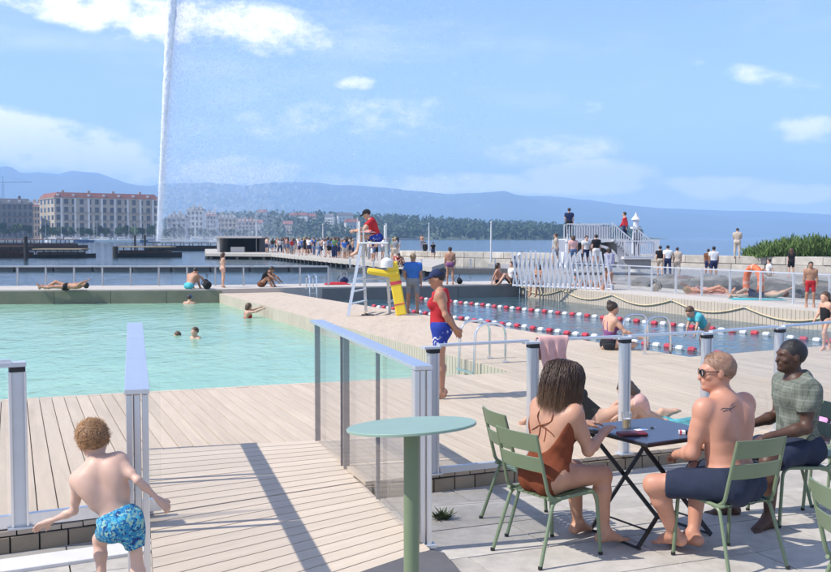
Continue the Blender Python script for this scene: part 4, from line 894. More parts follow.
# --- diving tower: white terrace on an arch with stairs
WH = mat('white_concrete', (.66, .66, .67), .75, var=.06, dirt=.1); WHS = mat('white_steel', (.62, .63, .66), .5, var=.05)
YD = 53; s_ = YD / F
def g2(px, py): q = at(px, py, YD); return q.x, q.z
dt = thing('diving_terrace', 'white raised concrete terrace on an arch with railed stairs by the lake', 'terrace', (g2(570, 270)[0], YD, .1)); ox = dt.location.x
def dbox(name, px0, px1, py0, py1, y0, y1, m, bevel=0):
    x0, z1 = g2(px0, py0); x1, z0 = g2(px1, py1); return MB().box(((x0 + x1) / 2 - ox, (y0 + y1) / 2, (z0 + z1) / 2 - .1), (x1 - x0, y1 - y0, z1 - z0)).build(name, m, dt, smooth=0, bevel=bevel)
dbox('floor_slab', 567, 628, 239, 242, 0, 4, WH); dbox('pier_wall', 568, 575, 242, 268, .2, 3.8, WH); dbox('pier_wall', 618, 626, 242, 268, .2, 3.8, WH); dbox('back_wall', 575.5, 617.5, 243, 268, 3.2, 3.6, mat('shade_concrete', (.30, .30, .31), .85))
xc, zc = g2(597, 262); r0 = 22 * s_; m = MB()
for i in range(16):
    a0_, a1_ = math.pi * i / 16, math.pi * (i + 1) / 16; pr = [(xc - ox + r * math.cos(q), z_) for r, q in ((r0, a0_), (r0 * .86, a0_), (r0 * .86, a1_), (r0, a1_)) for z_ in (zc - .1 + r * .8 * math.sin(q),)]
    m.add([(x, .05, z) for x, z in pr] + [(x, .6, z) for x, z in pr], [(0, 1, 2, 3), (7, 6, 5, 4), (0, 4, 5, 1), (1, 5, 6, 2), (2, 6, 7, 3), (3, 7, 4, 0)])
m.build('arch', WH, dt, smooth=0)
def balustrade(px0, px1, py0, py1, py0b, py1b, y, n):       # top edge and foot edge at both ends
    m = MB(); a_, b_, c_, d_ = [Vector((g2(*q)[0] - ox, y, g2(*q)[1] - .1)) for q in ((px0, py0), (px1, py1), (px0, py0b), (px1, py1b))]
    MB().bar(a_, b_, .07, .06).build('hand_rail', WHS, dt, smooth=0)
    for i in range(n + 1): t = i / n; MB().bar(c_.lerp(d_, t), a_.lerp(b_, t), .05, .03).build('baluster', WHS, dt, smooth=0)
balustrade(567, 610, 224, 224, 239, 239, 0.05, 17); balustrade(575, 612, 224, 224, 239, 239, 3.9, 10)
dbox('parapet', 576, 609, 226.5, 238.5, .12, .16, WHS)
balustrade(611, 632, 223, 241, 238, 256, -.3, 9); balustrade(633, 652, 226, 242, 241, 252, -.1, 8); balustrade(623, 650, 241, 241, 257, 257, -.5, 13)
for i in range(9):
    px = 612 + i * 2.4; dbox('step', px, px + 3, 239 + i * 2.1, 241.2 + i * 2.1, -.25, 1.1, WH)
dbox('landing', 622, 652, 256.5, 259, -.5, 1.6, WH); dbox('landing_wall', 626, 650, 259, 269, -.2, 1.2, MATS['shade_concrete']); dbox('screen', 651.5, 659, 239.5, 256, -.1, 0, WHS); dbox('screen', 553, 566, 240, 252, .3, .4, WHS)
# white lighthouse-like lamp behind the stairs
c = at(635.5, 262, 58); h = at(635.5, 212.5, 58).z - .1; t = thing('beacon', 'small white lantern beacon rising behind the terrace stairs', 'beacon', (c.x, 58, .1))
MB().lathe((0, 0, 0), [(.3, 0), (.2, h * .6), (.18, h * .72), (.33, h * .73), (.33, h * .76)], 14).build('tower', WH, t); MB().lathe((0, 0, h * .76), [(.16, 0), (.16, h * .12)], 12).build('lantern', WHS, t); MB().lathe((0, 0, h * .88), [(.28, 0), (.18, h * .04), (.07, h * .08), (.03, h * .12)], 12).build('cap', WH, t)
# --- zigzag screen of leaning white bars
zz0, zz1 = P(513, 286.3, ZP), P(612, 290.3, ZP); t = thing('zigzag_screen', 'white screen of steel bars leaning both ways in a zigzag', 'screen', zz0); nv = 20
for i in range(nv):
    p = zz0.lerp(zz1, i / nv); q = zz0.lerp(zz1, min(1, (i + .85) / nv)); top_ = Vector((0, 0, 1.28))
    MB().bar(p - zz0, q - zz0 + top_ + Vector((0, .03, 0)), .058, .03, up=(0, 1, 0)).build('bar', WHS, t, smooth=0); MB().bar(q - zz0 + Vector((0, -.06, 0)), p - zz0 + top_ * rnd.uniform(.95, 1.05) + Vector((-.05, -.06, 0)), .058, .03, up=(0, 1, 0)).build('bar', WHS, t, smooth=0)
MB().bar((0, 0, .05), zz1 - zz0 + Vector((0, 0, .05)), .06, .05).build('foot_rail', WHS, t, smooth=0)
# --- glass railing on the side platform
def railing(name, label, pts, zb, h, rail_m, post_m, glass=True, rw=.05, post=.06, parts_glass='glass_panel'):
    o = pts[0]; t = thing(name, label, 'railing', (o.x, o.y, zb))
    for p in pts: MB().box((p.x - o.x, p.y - o.y, h / 2), (post, post * .8, h)).build('post', post_m, t, smooth=0)
    for p, q in zip(pts, pts[1:]):
        a_ = Vector((p.x - o.x, p.y - o.y, h)); b_ = Vector((q.x - o.x, q.y - o.y, h)); MB().bar(a_, b_, rw, .035).build('top_rail', rail_m, t, smooth=0)
        if glass: dz = Vector((0, 0, -h * .5)); dd = (b_ - a_).normalized() * .06; MB().bar(a_ + dz + dd, b_ + dz - dd, .012, h * .86).build(parts_glass, GLASS, t, smooth=0)
    return t
sp_ = [XY(P(px, py, ZP)) for px, py in ((577, 286.0),)]
rp0 = FPL[3] + rn * 1.25 + rd * 1.6; nrl = 17; rl = (R2 - FPL[3]).length * .98 / nrl
railing('glass_railing', 'low glazed steel railing along the platform with the hanging rope', [rp0 + rd * rl * i for i in range(nrl)], ZP, .84, ALUW, ALUW)
lp = [P(px, 287, ZP) for px in range(-22, 330, 29)]; railing('platform_railing', 'grey post railing behind the turquoise basin', [XY((q.x, q.y + 1.0)) for q in lp], ZP, .72, mat('weathered_steel', (.36, .37, .38), .6, metal=.3, var=.1), MATS['weathered_steel'], glass=False, rw=.06)
# floating boom between the platform and the pier
b0, b1 = P(-20, 271, ZW), P(330, 271, ZW); t = thing('floating_boom', 'dark floating timber boom lying on the lake behind the basin', 'boom', b0); n = 9
for i in range(n): a_ = (b1 - b0) * (i / n); b_ = (b1 - b0) * ((i + 1) / n - .006); MB().bar(a_ + Vector((0, 0, .12)), b_ + Vector((0, 0, .12)), 1.3, .30).build('float', GREYT if False else mat('boom_wood', (.13, .125, .12), .85, var=.2), t, smooth=0); MB().bar(a_ + Vector((0, 0, .31)), b_ + Vector((0, 0, .31)), 1.45, .06).build('deck_board', GALV, t, smooth=0)
b0, b1 = P(350, 272, ZW), P(520, 273, ZW); t = thing('mooring_pontoon', 'dark mooring pontoon with posts on the water before the seawall', 'pontoon', b0); MB().bar((0, 0, .14), b1 - b0 + Vector((0, 0, .14)), 1.3, .3).build('float', MATS['boom_wood'], t, smooth=0)
for i in range(8): q = (b1 - b0) * (i / 7); MB().box(q + Vector((0, 0, .45)), (.1, .1, .9)).build('post', GALV, t, smooth=0)
for px, py0, py1, Y, lab in ((491, 222, 262, 70, 'slim pale flag pole beside the seawall'), (429, 223, 250, 95, 'slim pale lamp pole on the pier'), (357.5, 218, 250, 105, 'tall pale mast standing in the pier crowd'), (256.5, 213, 250, 118, 'pale mast beside the dark pavilion'), (323, 224, 250, 108, 'thin pale mast behind the pier crowd')):
    a_ = at(px, py1, Y); h = at(px, py0, Y).z - ZQ; o = tag(MB().lathe((0, 0, 0), [(.07, 0), (.05, h * .9), (.03, h * .97), (.06, h * .975), (.06, h), (.02, h + .05)], 8).build('mast', MASTM), lab, 'mast'); o.location = (a_.x, Y, ZQ)
# ================================================================ MIDDLE GROUND OBJECTS
# --- lane ropes of red and white floats
RED = mat('float_red', (.55, .05, .07), .4); WHT = mat('float_white', (.78, .76, .74), .4); CABLE = mat('cable', (.3, .3, .3), .6)
def lane(pa, pb, label):
    a_, b_ = P(*pa, ZW), P(*pb, ZW); t = thing('lane_rope', label, 'lane rope', a_, 0, 'lane ropes'); d = b_ - a_; L = d.length; d.normalize(); ang = math.atan2(d.y, d.x); n = int(L / .34); M = Matrix.Rotation(ang, 3, 'Z') @ Matrix.Rotation(R(90), 3, 'Y')
    me = [MB().lathe((0, 0, 0), [(.02, -.10), (.055, -.085), (.065, 0), (.055, .085), (.02, .10)], 8, Matrix.Rotation(R(90), 3, 'Y')).mesh('float', m) for m in (RED, WHT)]
    for i in range(n): c = d * (i + .5) * (L / n) + Vector((0, 0, .03 + rnd.uniform(-.01, .01))) + Vector((0, .05 * math.sin(i * .35), 0)); link('float', me[(i // 1) % 2], t, c, ang)
    MB().tube([(0, 0, .02), d * L + Vector((0, 0, .02))], .008, 5).build('cable', CABLE, t)
lane((362, 293), (850, 345), 'red and white float lane rope running along the middle of the lane basin')
lane((372, 307), (725, 356), 'red and white float lane rope close to the deck edge')
# --- pale rope hanging in loops on the side platform wall
YR = mat('yellow_rope', (.62, .52, .33), .8); t = thing('hanging_rope', 'pale rope hanging in loops along the side platform wall', 'rope', (R1.x, R1.y, ZP)); p = []
Lr = (R2 - FPL[3]).length; nl = 7
for i in range(nl * 10 + 1):
    u = i / (nl * 10); c = FPL[3] + rd * Lr * u - rn * .06; k = (i % 10) / 10; p.append((c.x - R1.x, c.y - R1.y, -.08 - .24 * math.sin(math.pi * k)))
MB().tube(p, .022, 6).build('rope', YR, t)
hk = MB().lathe((0, 0, 0), [(.02, -.04), (.03, 0), (.02, .04)], 8).mesh('hook', GALV)
for i in range(nl + 1): q = p[i * 10]; link('hook', hk, t, q)
# --- pool ladders: pairs of bent steel handles with rungs
STEEL = mat('polished_steel', (.75, .75, .76), .22, metal=1, var=.03)
def ladder(label, a_, b_, out, zt, rise=.62, group=None):
    c = (a_ + b_) / 2; t = thing('pool_ladder', label, 'ladder', (c.x, c.y, zt), 0, group)
    for q in (a_, b_):
        o = q - c; o = Vector((o.x, o.y, 0)); u = Vector((out.x, out.y, 0))
        MB().tube(curve(bend([o - u * .42, o - u * .42 + Vector((0, 0, rise)), o + u * .10 + Vector((0, 0, rise)), o + u * .16 + Vector((0, 0, -.9))], .22, 8), 1), .021, 8).build('handle', STEEL, t); MB().lathe(o - u * .42, [(.05, 0), (.05, .012)], 10).build('foot', STEEL, t)
    o1 = Vector(((a_ - c).x, (a_ - c).y, 0)); o2 = -o1; u = Vector((out.x, out.y, 0)) * .14
    for z in (-.14, -.4): MB().bar(o1 + u + Vector((0, 0, z)), o2 + u + Vector((0, 0, z)), .07, .03).build('rung', STEEL, t, smooth=0)
q1 = PA.lerp(PC, .86); dW = (PC - PA).normalized(); nW = Vector((-dW.y, dW.x)); nW = nW if nW.x < 0 else -nW
def nearest_on(p, a_, b_): d = (b_ - a_).normalized(); return a_ + d * (p - a_).dot(d)
w1 = nearest_on(XY(P(462, 362, ZD)), PA, PC); ladder('bent steel ladder handles on the turquoise basin edge by the standing lifeguard', w1 - dW * .28, w1 + dW * .28, nW, ZD)
dR = (RC - RF).normalized(); nR = Vector((-dR.y, dR.x)); nR = nR if nR.x > 0 else -nR
w2 = nearest_on(XY(P(640, 352, ZD)), RF, RC); ladder('bent steel ladder handles on the lane basin edge beside the sitting bather', w2 - dR * .3, w2 + dR * .3, nR, ZD)
w3 = nearest_on(XY(P(311, 290, ZD)), FPL[2], FPL[3]); dd = (FPL[3] - FPL[2]).normalized(); ladder('small bent steel ladder handles at the far end of the deck', XY(P(308, 289.5, ZP)) + Vector((0, .3)), XY(P(315, 289.5, ZP)) + Vector((0, .3)), Vector((dd.y, -dd.x)), ZP, .5)
w4 = FPL[3] + rd * .3 + rn * .05; ladder('short steel ladder at the corner of the side platform', w4 - rd * .25, w4 + rd * .25, -rn, ZP, .5)
# --- lifeguard high chair
LG0 = P(352, 316, ZD); t = thing('lifeguard_chair', 'tall aluminium lifeguard ladder chair on the deck between the basins', 'lifeguard chair', P(372, 314, ZD)); o = t.location
tl, bl_ = P(348, 316.5, ZD), P(366, 312, ZD); tr_, br = P(390, 313.5, ZD), P(398, 310.5, ZD)
zs = at(370, 243, o.y).z; sl_ = at(362, 243, o.y); sr_ = at(386, 243, o.y)
for f_, s0, dy in ((tl, sl_, -.3), (bl_, sl_, .3), (tr_, sr_, -.3), (br, sr_, .3)):
    MB().bar(f_ - o, Vector((s0.x, o.y + dy, zs)) - o, .075, .04, up=(0, 1, 0)).build('leg', ALUW, t, smooth=0)
for fa, fb, s0, n in ((tl, bl_, sl_, 6), (tr_, br, sr_, 6)):
    for i in range(1, n): k = i / n; MB().bar(fa.lerp(Vector((s0.x, o.y - .3, zs)), k) - o, fb.lerp(Vector((s0.x, o.y + .3, zs)), k) - o, .10, .03).build('rung', ALUW, t, smooth=0)
MB().box(((sl_.x + sr_.x) / 2 - o.x, 0, zs - o.z), (sr_.x - sl_.x + .12, .72, .05)).build('seat', WHT, t, smooth=0, bevel=.01); MB().box((sr_.x - o.x - .02, 0, zs - o.z + .28), (.05, .62, .34)).build('backrest', WHT, t, smooth=0, bevel=.01)
for dy in (-.3, .3): MB().bar((sr_.x - o.x, dy, zs - o.z), (sr_.x - o.x, dy, zs - o.z + .5), .04, .04).build('upright', ALUW, t, smooth=0); MB().bar((sl_.x - o.x + .05, dy, zs - o.z), (sl_.x - o.x + .05, dy, zs - o.z + .36), .035, .035).build('arm_post', ALUW, t, smooth=0)
MB().bar(tl.lerp(Vector((sl_.x, o.y - .3, zs)), .5) - o, tr_.lerp(Vector((sr_.x, o.y - .3, zs)), .5) - o, .05, .03).build('brace', ALUW, t, smooth=0); MB().tube([(sl_.x - o.x - .05, -.3, zs - o.z + .0), (sl_.x - o.x - .05, -.3, zs - o.z + .55)], .025, 8).build('umbrella_socket', WHT, t)
YEL = mat('rescue_yellow', (.78, .56, .03), .45, var=.06); ORG = mat('rescue_orange', (.75, .16, .05), .5)
a_ = at(392, 262, o.y - .42); b_ = P(401.5, 316, ZD); b_.y = o.y - .5
t2 = thing('rescue_board', 'yellow rescue board with red strap leaning against the lifeguard chair', 'rescue board', (b_.x, b_.y, ZD)); m = MB().bar((0, 0, .01), a_ - t2.location, .27, .07, up=(0, 1, 0)); m.build('board', YEL, t2, smooth=0, bevel=.03); MB().bar((a_ - t2.location) * .58, (a_ - t2.location) * .64, .29, .09, up=(0, 1, 0)).build('strap', RED, t2, smooth=0); MB().bar((a_ - t2.location) * .2, (a_ - t2.location) * .22, .28, .085, up=(0, 1, 0)).build('strap', RED, t2, smooth=0)
c = at(381, 273, o.y - .44); t2 = thing('rescue_tube', 'yellow rescue tube tied across the lifeguard chair', 'rescue tube', c); MB().tube(curve([(-.34, 0, .06), (-.1, -.02, .02), (.2, 0, -.02), (.45, 0, .0)], 5), [.05] + [.085] * 14 + [.05], 10).build('float', YEL, t2); MB().tube([(-.2, 0, .04), (-.14, 0, .03)], .09, 10).build('strap', ORG, t2)
c = at(387, 263, o.y - .42); t2 = thing('helmet', 'pale helmet hanging on the lifeguard chair', 'helmet', c); MB().lathe((0, 0, -.1), [(.15, 0), (.165, .06), (.15, .16), (.09, .22), (.01, .24)], 14).build('shell', WHT, t2); MB().lathe((0, 0, -.11), [(.17, 0), (.17, .02)], 14).build('brim', WHT, t2)
def cloth_heap(name, label, px, py, z, L, W, H, m, cat='towel', seed=1):
    c = P(px, py, z); rs = random.Random(seed); vs = []; n, k = 14, 9
    for i in range(n + 1):
        for j in range(k + 1):
            u, v = i / n - .5, j / k - .5; e = max(0, 1 - (2 * u) ** 4) * max(0, 1 - (2 * v) ** 4); vs.append((u * L, v * W, .012 + H * e * (.55 + .45 * mnoise.noise(Vector((u * 5 + seed, v * 5, seed))))))
    nv = len(vs); vs += [(x, y, .001) for x, y, z_ in vs]; q = [(i * (k + 1) + j, (i + 1) * (k + 1) + j, (i + 1) * (k + 1) + j + 1, i * (k + 1) + j + 1) for i in range(n) for j in range(k)]
    rim = [(i, 0) for i in range(n + 1)] + [(n, j) for j in range(1, k + 1)] + [(i, k) for i in range(n - 1, -1, -1)] + [(0, j) for j in range(k - 1, 0, -1)]
    rr = [i * (k + 1) + j for i, j in rim]; fs = q + [tuple(nv + x for x in g[::-1]) for g in q] + [(rr[i], nv + rr[i], nv + rr[(i + 1) % len(rr)], rr[(i + 1) % len(rr)]) for i in range(len(rr))]
    o = MB().add(vs, fs).build(name, m, smooth=60); o.location = (c.x, c.y, z + .003); o.rotation_euler = (0, 0, rs.uniform(-.3, .3)); return tag(o, label, cat)
cloth_heap('towel', 'red towel lying at the far end of the deck', 337, 284.5, ZP, .95, .6, .12, cloth('red'), seed=2)
cloth_heap('towel', 'turquoise towel under the sunbather below the lifebuoy', 757, 299.5, ZP, 1.5, .8, .04, cloth('turquoise'), seed=3)
cloth_heap('towel', 'pink towel laid out by the glass railing', 707, 294.2, ZP, 1.3, .7, .03, cloth('pink'), seed=4)
def bag(label, px, py, z, s, m, seed):
    B = Soft(); B.cone((-.06 * s, 0, .11 * s), (.07 * s, 0, .12 * s), .105 * s, .095 * s, k=.03); B.cone((0, 0, .1 * s), (.02, .02, .22 * s), .11 * s, .05 * s, .05); B.p[0]['clips'] = [((0, 0, 0), (0, 0, -1))]; B.p[1]['clips'] = [((0, 0, 0), (0, 0, -1))]
    c = P(px, py, z); t = thing('backpack', label, 'bag', c, seed * .7); o = link('bag_body', soft_mesh('bag_body', B.p, .022, m, 0, None, folds(.006, ph=seed)), t); MB().tube(curve([(-.06 * s, 0, .3 * s), (-.04 * s, 0, .39 * s), (.04 * s, 0, .39 * s), (.06 * s, 0, .3 * s)], 4), .012, 6).build('handle', BLACK, t); MB().tube(curve([(-.12 * s, .1 * s, .28 * s), (-.14 * s, .19 * s, .17 * s), (-.12 * s, .1 * s, .04 * s)], 4), .015, 6).build('strap', BLACK, t)
bag('navy backpack standing behind the red towel', 344, 284, ZP, 1.1, cloth('navy'), 1); bag('black bag beside the tanned man on the platform edge', 459.5, 284, ZP, 1.0, cloth('black'), 2)
bag('dark bag beside the hunched bather behind the basin', 207, 289, ZP, 1.3, cloth('black'), 3); bag('dark backpack at the foot of the zigzag screen', 515, 284.5, ZP, 1.2, cloth('black'), 4); bag('grey sack by the glass railing', 655, 291, ZP, 1.0, cloth('beige'), 5)
c = P(368, 315.5, ZD); t = thing('flip_flop', 'dark flip-flop lying beneath the lifeguard chair', 'shoe', c, 1.4); MB().prism([(-.05, -.14), (.05, -.14), (.06, .05), (.04, .15), (-.03, .16), (-.06, .05)], 0, .03).build('sole', BLACK, t, smooth=0); MB().tube(curve([(-.05, 0, .03), (0, .09, .06), (.05, 0, .03)], 4), .01, 5).build('strap', BLACK, t)
# --- lifebuoy on the railing
c = at(753.5, 283, P(753, 298.5, ZP).y - .05); t = thing('lifebuoy', 'big orange lifebuoy ring hanging on the glass railing', 'lifebuoy', c); rv = Vector((rd.x, rd.y, 0)); rr_ = .37; 
def ring(mb, a0_, a1_, r, n=14): return mb.tube([rv * (rr_ * math.cos(q)) * .86 + Vector((0, 0, 1.25 * rr_ * math.sin(q))) for q in [a0_ + (a1_ - a0_) * i / n for i in range(n + 1)]], r, 10)
for i in range(4): ring(MB(), i * 1.571 + .12, (i + 1) * 1.571 - .12, .10).build('ring_section', ORG, t); ring(MB(), i * 1.571 - .12, i * 1.571 + .12, .104, 4).build('band', mat('buoy_band', (.70, .35, .25), .5), t)
# ================================================================ FOREGROUND: FENCES, FURNITURE
def fence_post(root, p, zb, zt, along, wd=.055, dp=.09):
    """aluminium upright: two flat flanges with a recessed groove"""
    a_ = math.atan2(along.y, along.x); x, y = p
    for s in (-1, 1): MB().box((x - along.x * 0 + along.x * s * (wd / 2 - .008), y + along.y * s * (wd / 2 - .008), (zb + zt) / 2), (.016, dp, zt - zb), a_).build('flange', ALU, root, world=True, smooth=0, bevel=.002)
    MB().box((x, y, (zb + zt) / 2), (wd - .03, dp - .025, zt - zb - .004), a_).build('web', ALUW, root, world=True, smooth=0)
    MB().box((x, y, zb + .008), (wd + .05, dp + .04, .012), a_).build('foot_plate', ALUW, root, world=True, smooth=0)
def gang_fence(label, p0, p1, zb0, zb1, zt0, zt1, joints, capw=.125, glass_pieces=(), pane=(-.035, .035), pw=.018, gm=None):
    """double-sided fence beside the gangway; p0 far end, p1 near end"""
    t = thing('gangway_fence', label, 'fence', (p1.x, p1.y, 0)); d = (p1 - p0).normalized(); n = Vector((-d.y, d.x)); L = (p1 - p0).length
    zt = lambda u: zt0 + (zt1 - zt0) * u; zb = lambda u: zb0 + (zb1 - zb0) * u; pt = lambda u, o=0: p0.lerp(p1, u) + n * o
    for u0, u1 in zip([0] + joints, joints + [1]):
        e_ = .004 / L; a_, b_ = pt(u0 + e_), pt(u1 - e_); MB().bar((a_.x, a_.y, zt(u0)), (b_.x, b_.y, zt(u1)), capw, .028).build('cap', ALU, t, world=True, smooth=0, bevel=.003)
    for u in [.0] + joints + [1]:
        uu = min(max(u, .012), .985)
        if u == 1:
            for o in (-.043, 0, .043):
                q = pt(uu, o); MB().box((q.x, q.y, (zb(uu) + zt(uu)) / 2 - .01), (.036, .07 if o else .045, zt(uu) - zb(uu) - .02), math.atan2(n.y, n.x)).build('post_profile', ALU, t, world=True, smooth=0, bevel=.004)
            q = pt(uu); MB().box((q.x, q.y, zb(uu) + .012), (.17, .13, .02), math.atan2(n.y, n.x)).build('foot_plate', ALUW, t, world=True, smooth=0)
        else:
            for s in ((-1, 1) if 0 < u < 1 else (1,)):
                q = pt(min(1, max(0, uu + s * .016 if 0 < u < 1 else uu))); MB().box((q.x, q.y, (zb(uu) + zt(uu)) / 2 - .01), (pw, .05, zt(uu) - zb(uu) - .02), math.atan2(d.y, d.x)).build('post', BLACK if False else mat('dark_profile', (.16, .15, .17), .5, metal=.3), t, world=True, smooth=0)
    for u0, u1 in zip([0] + joints, joints + [1]):
        for k0, k1 in glass_pieces.get((round(u0, 2)), [(0, 1)]) if isinstance(glass_pieces, dict) else [(0, 1)]:
            a0, b0 = u0 + (u1 - u0) * k0 + .012, u0 + (u1 - u0) * k1 - .012
            if k0 > 0: q = pt(a0 - .012); MB().box((q.x, q.y, (zb(a0) + zt(a0)) / 2 - .01), (.016, .03, zt(a0) - zb(a0) - .04), math.atan2(d.y, d.x)).build('post', mat('dark_profile', (.16, .15, .17), .5, metal=.3), t, world=True, smooth=0)
            for o in pane:
                A_, B_ = pt(a0, o), pt(b0, o); vs = [(A_.x, A_.y, zb(a0) + .035), (B_.x, B_.y, zb(b0) + .035), (B_.x, B_.y, zt(b0) - .02), (A_.x, A_.y, zt(a0) - .02)]; th = n * .006
                vs2 = [(x - th.x, y - th.y, z) for x, y, z in vs] + [(x + th.x, y + th.y, z) for x, y, z in vs]
                MB().add(vs2, [(3, 2, 1, 0), (4, 5, 6, 7), (0, 1, 5, 4), (1, 2, 6, 5), (2, 3, 7, 6), (3, 0, 4, 7)]).build('glass_panel', gm or glass_mat('fence_glass', (.998, .999, .998), .2, .010), t, world=True, smooth=0)
    return t
zt_f = at(320, 321, GR0.y).z; zt_n = at(424, 368, GR1.y).z
gang_fence('glass-sided aluminium fence beside the gangway, behind the round bar table', GR0, GR1, ZD + .012, .02, zt_f, zt_n, [.34], glass_pieces={.34: [(0, .48), (.48, 1)]})
zl_f = at(135, 324, GL0.y).z; zl_n = at(137, 392, GL1.y).z
gang_fence('tall aluminium gangway fence with a flat cap behind the running boy', GL0, GL1, ZD + .012, .02, zl_f, zl_n, [.33, .66], capw=.135, pane=(0,), pw=.045, gm=glass_mat('left_glass', (.999, 1, .999), .12, .003))
# --- glass fence along the deck edge
t = thing('terrace_fence', 'clear glass fence with aluminium posts along the deck behind the seated group', 'fence', (POSTS[0].x, POSTS[0].y, ZD))
for i, p in enumerate(POSTS):
    d = (POSTS[min(i + 1, 6)] - POSTS[max(i - 1, 0)]).normalized(); fence_post(t, p, ZD, RZ - .05, d, .085, .07)
    o = MB().box((p.x, p.y, RZ - .03), (.095, .075, .035), math.atan2(d.y, d.x)).build('post_cap', BLACK, t, world=True, smooth=0, bevel=.003)
    q = p - d * .02; MB().box((q.x, q.y, RZ - .004), (.15, .09, .018), math.atan2(d.y, d.x)).build('rail_bracket', ALUW, t, world=True, smooth=0)
    if i < 6:
        b = POSTS[i + 1]; dd = (b - p).normalized(); A_, B_ = p + dd * .05, b - dd * .05; MB().bar((A_.x, A_.y, RZ + .012), (B_.x, B_.y, RZ + .012), .05, .022).build('top_rail', ALU, t, world=True, smooth=0, bevel=.003)
        A_, B_ = p + dd * .055, b - dd * .055; MB().bar((A_.x, A_.y, (ZD + RZ) / 2), (B_.x, B_.y, (ZD + RZ) / 2), .012, RZ - ZD - .1).build('glass_panel', GLASS, t, world=True, smooth=0)
        MB().bar((A_.x, A_.y, ZD + .03), (B_.x, B_.y, ZD + .03), .05, .05).build('bottom_rail', ALUW, t, world=True, smooth=0) if i == 0 else None
dl = (fr[1] - fr[0]).normalized(); pl = FLp + e2 * .06
t = thing('terrace_fence', 'glass fence with one stout aluminium post beside the running boy', 'fence', (pl.x, pl.y, ZD)); zt = at(20, 364, pl.y).z; fence_post(t, pl, ZD, zt - .05, dl, .11, .09)
MB().box((pl.x, pl.y, zt - .03), (.10, .085, .04), math.atan2(dl.y, dl.x)).build('post_cap', BLACK, t, world=True, smooth=0); q = pl - dl * .03; MB().box((q.x, q.y, zt), (.17, .10, .03), math.atan2(dl.y, dl.x)).build('rail_bracket', ALUW, t, world=True, smooth=0)
a_, b_ = pl - dl * 1.6, pl - dl * .04; MB().bar((a_.x, a_.y, zt + .018), (b_.x, b_.y, zt + .018), .05, .03).build('top_rail', ALU, t, world=True, smooth=0)
a_, b_ = pl - dl * 1.6, pl - dl * .075; MB().bar((a_.x, a_.y, (ZD + zt) / 2), (b_.x, b_.y, (ZD + zt) / 2), .012, zt - ZD - .1).build('glass_panel', GLASS, t, world=True, smooth=0)
a_, b_ = pl - dl * 1.6, pl + dl * .95; MB().bar((a_.x, a_.y, ZD + .05), (b_.x, b_.y, ZD + .05), .045, .09).build('bottom_rail', ALU, t, world=True, smooth=0, bevel=.003)
a_ = pl + dl * .075; MB().bar((a_.x, a_.y, .6), (b_.x, b_.y, .6), .012, .95).build('glass_panel', glass_mat('clear_glass', (.985, .99, .99), .3, .012), t, world=True, smooth=0)
# white kerb before the deck
a_, b_ = off(fr[1], .36) - dl * 1.2, off(front_left_end, .36); tag(MB().bar((a_.x, a_.y, .008), (b_.x, b_.y, .008), .26, .03).build('kerb', mat('white_kerb', (.66, .64, .61), .8, var=.08), smooth=0, bevel=.006), kind='structure')
# flat dark slab standing in for a shadow at the foot of the gangway
q = [XY(P(*p, .03)) for p in ((322, 574), (432, 553.5), (444, 556), (462, 578), (470, 600), (310, 600))]; tag(MB().prism(q, .0, .053).build('shadow_patch', mat('shadow_grey', (.115, .11, .115), .9, var=.12, bump=.3, bscale=200), smooth=0), 'dark grey shadow patch at the foot of the gangway under the bar table', 'shadow patch')
# --- round bar table
c = P(411, 600, 0); c = Vector((at(411.5, 427, 5.1).x, 5.1, 0)); zt = at(411, 427, 5.1).z; t = thing('bar_table', 'round sage green bar table on a single thick green column', 'table', c)
Mt = Matrix.Rotation(R(-3.3), 3, 'Y') @ Matrix.Rotation(R(3.6), 3, 'X'); Mt = Matrix.Rotation(R(-3.4), 3, 'Y') @ Matrix.Rotation(R(-3.4), 3, 'X')
MB().lathe((0, 0, zt), [(.325, -.004), (.334, -.001), (.334, .009), (.331, .012), (.0, .0122)], 72, Mt).build('table_top', SAGE, t, smooth=30)
MB().lathe((0, 0, 0), [(.0405, .01), (.0405, zt - .01)], 28).build('column', GREENP, t); MB().lathe((0, 0, 0), [(.22, 0), (.22, .008), (.06, .02), (.05, .04)], 40).build('base', GREENP, t); MB().box((0, 0, zt - .015), (.16, .05, .008)).build('bracket', GREENP, t, smooth=0)
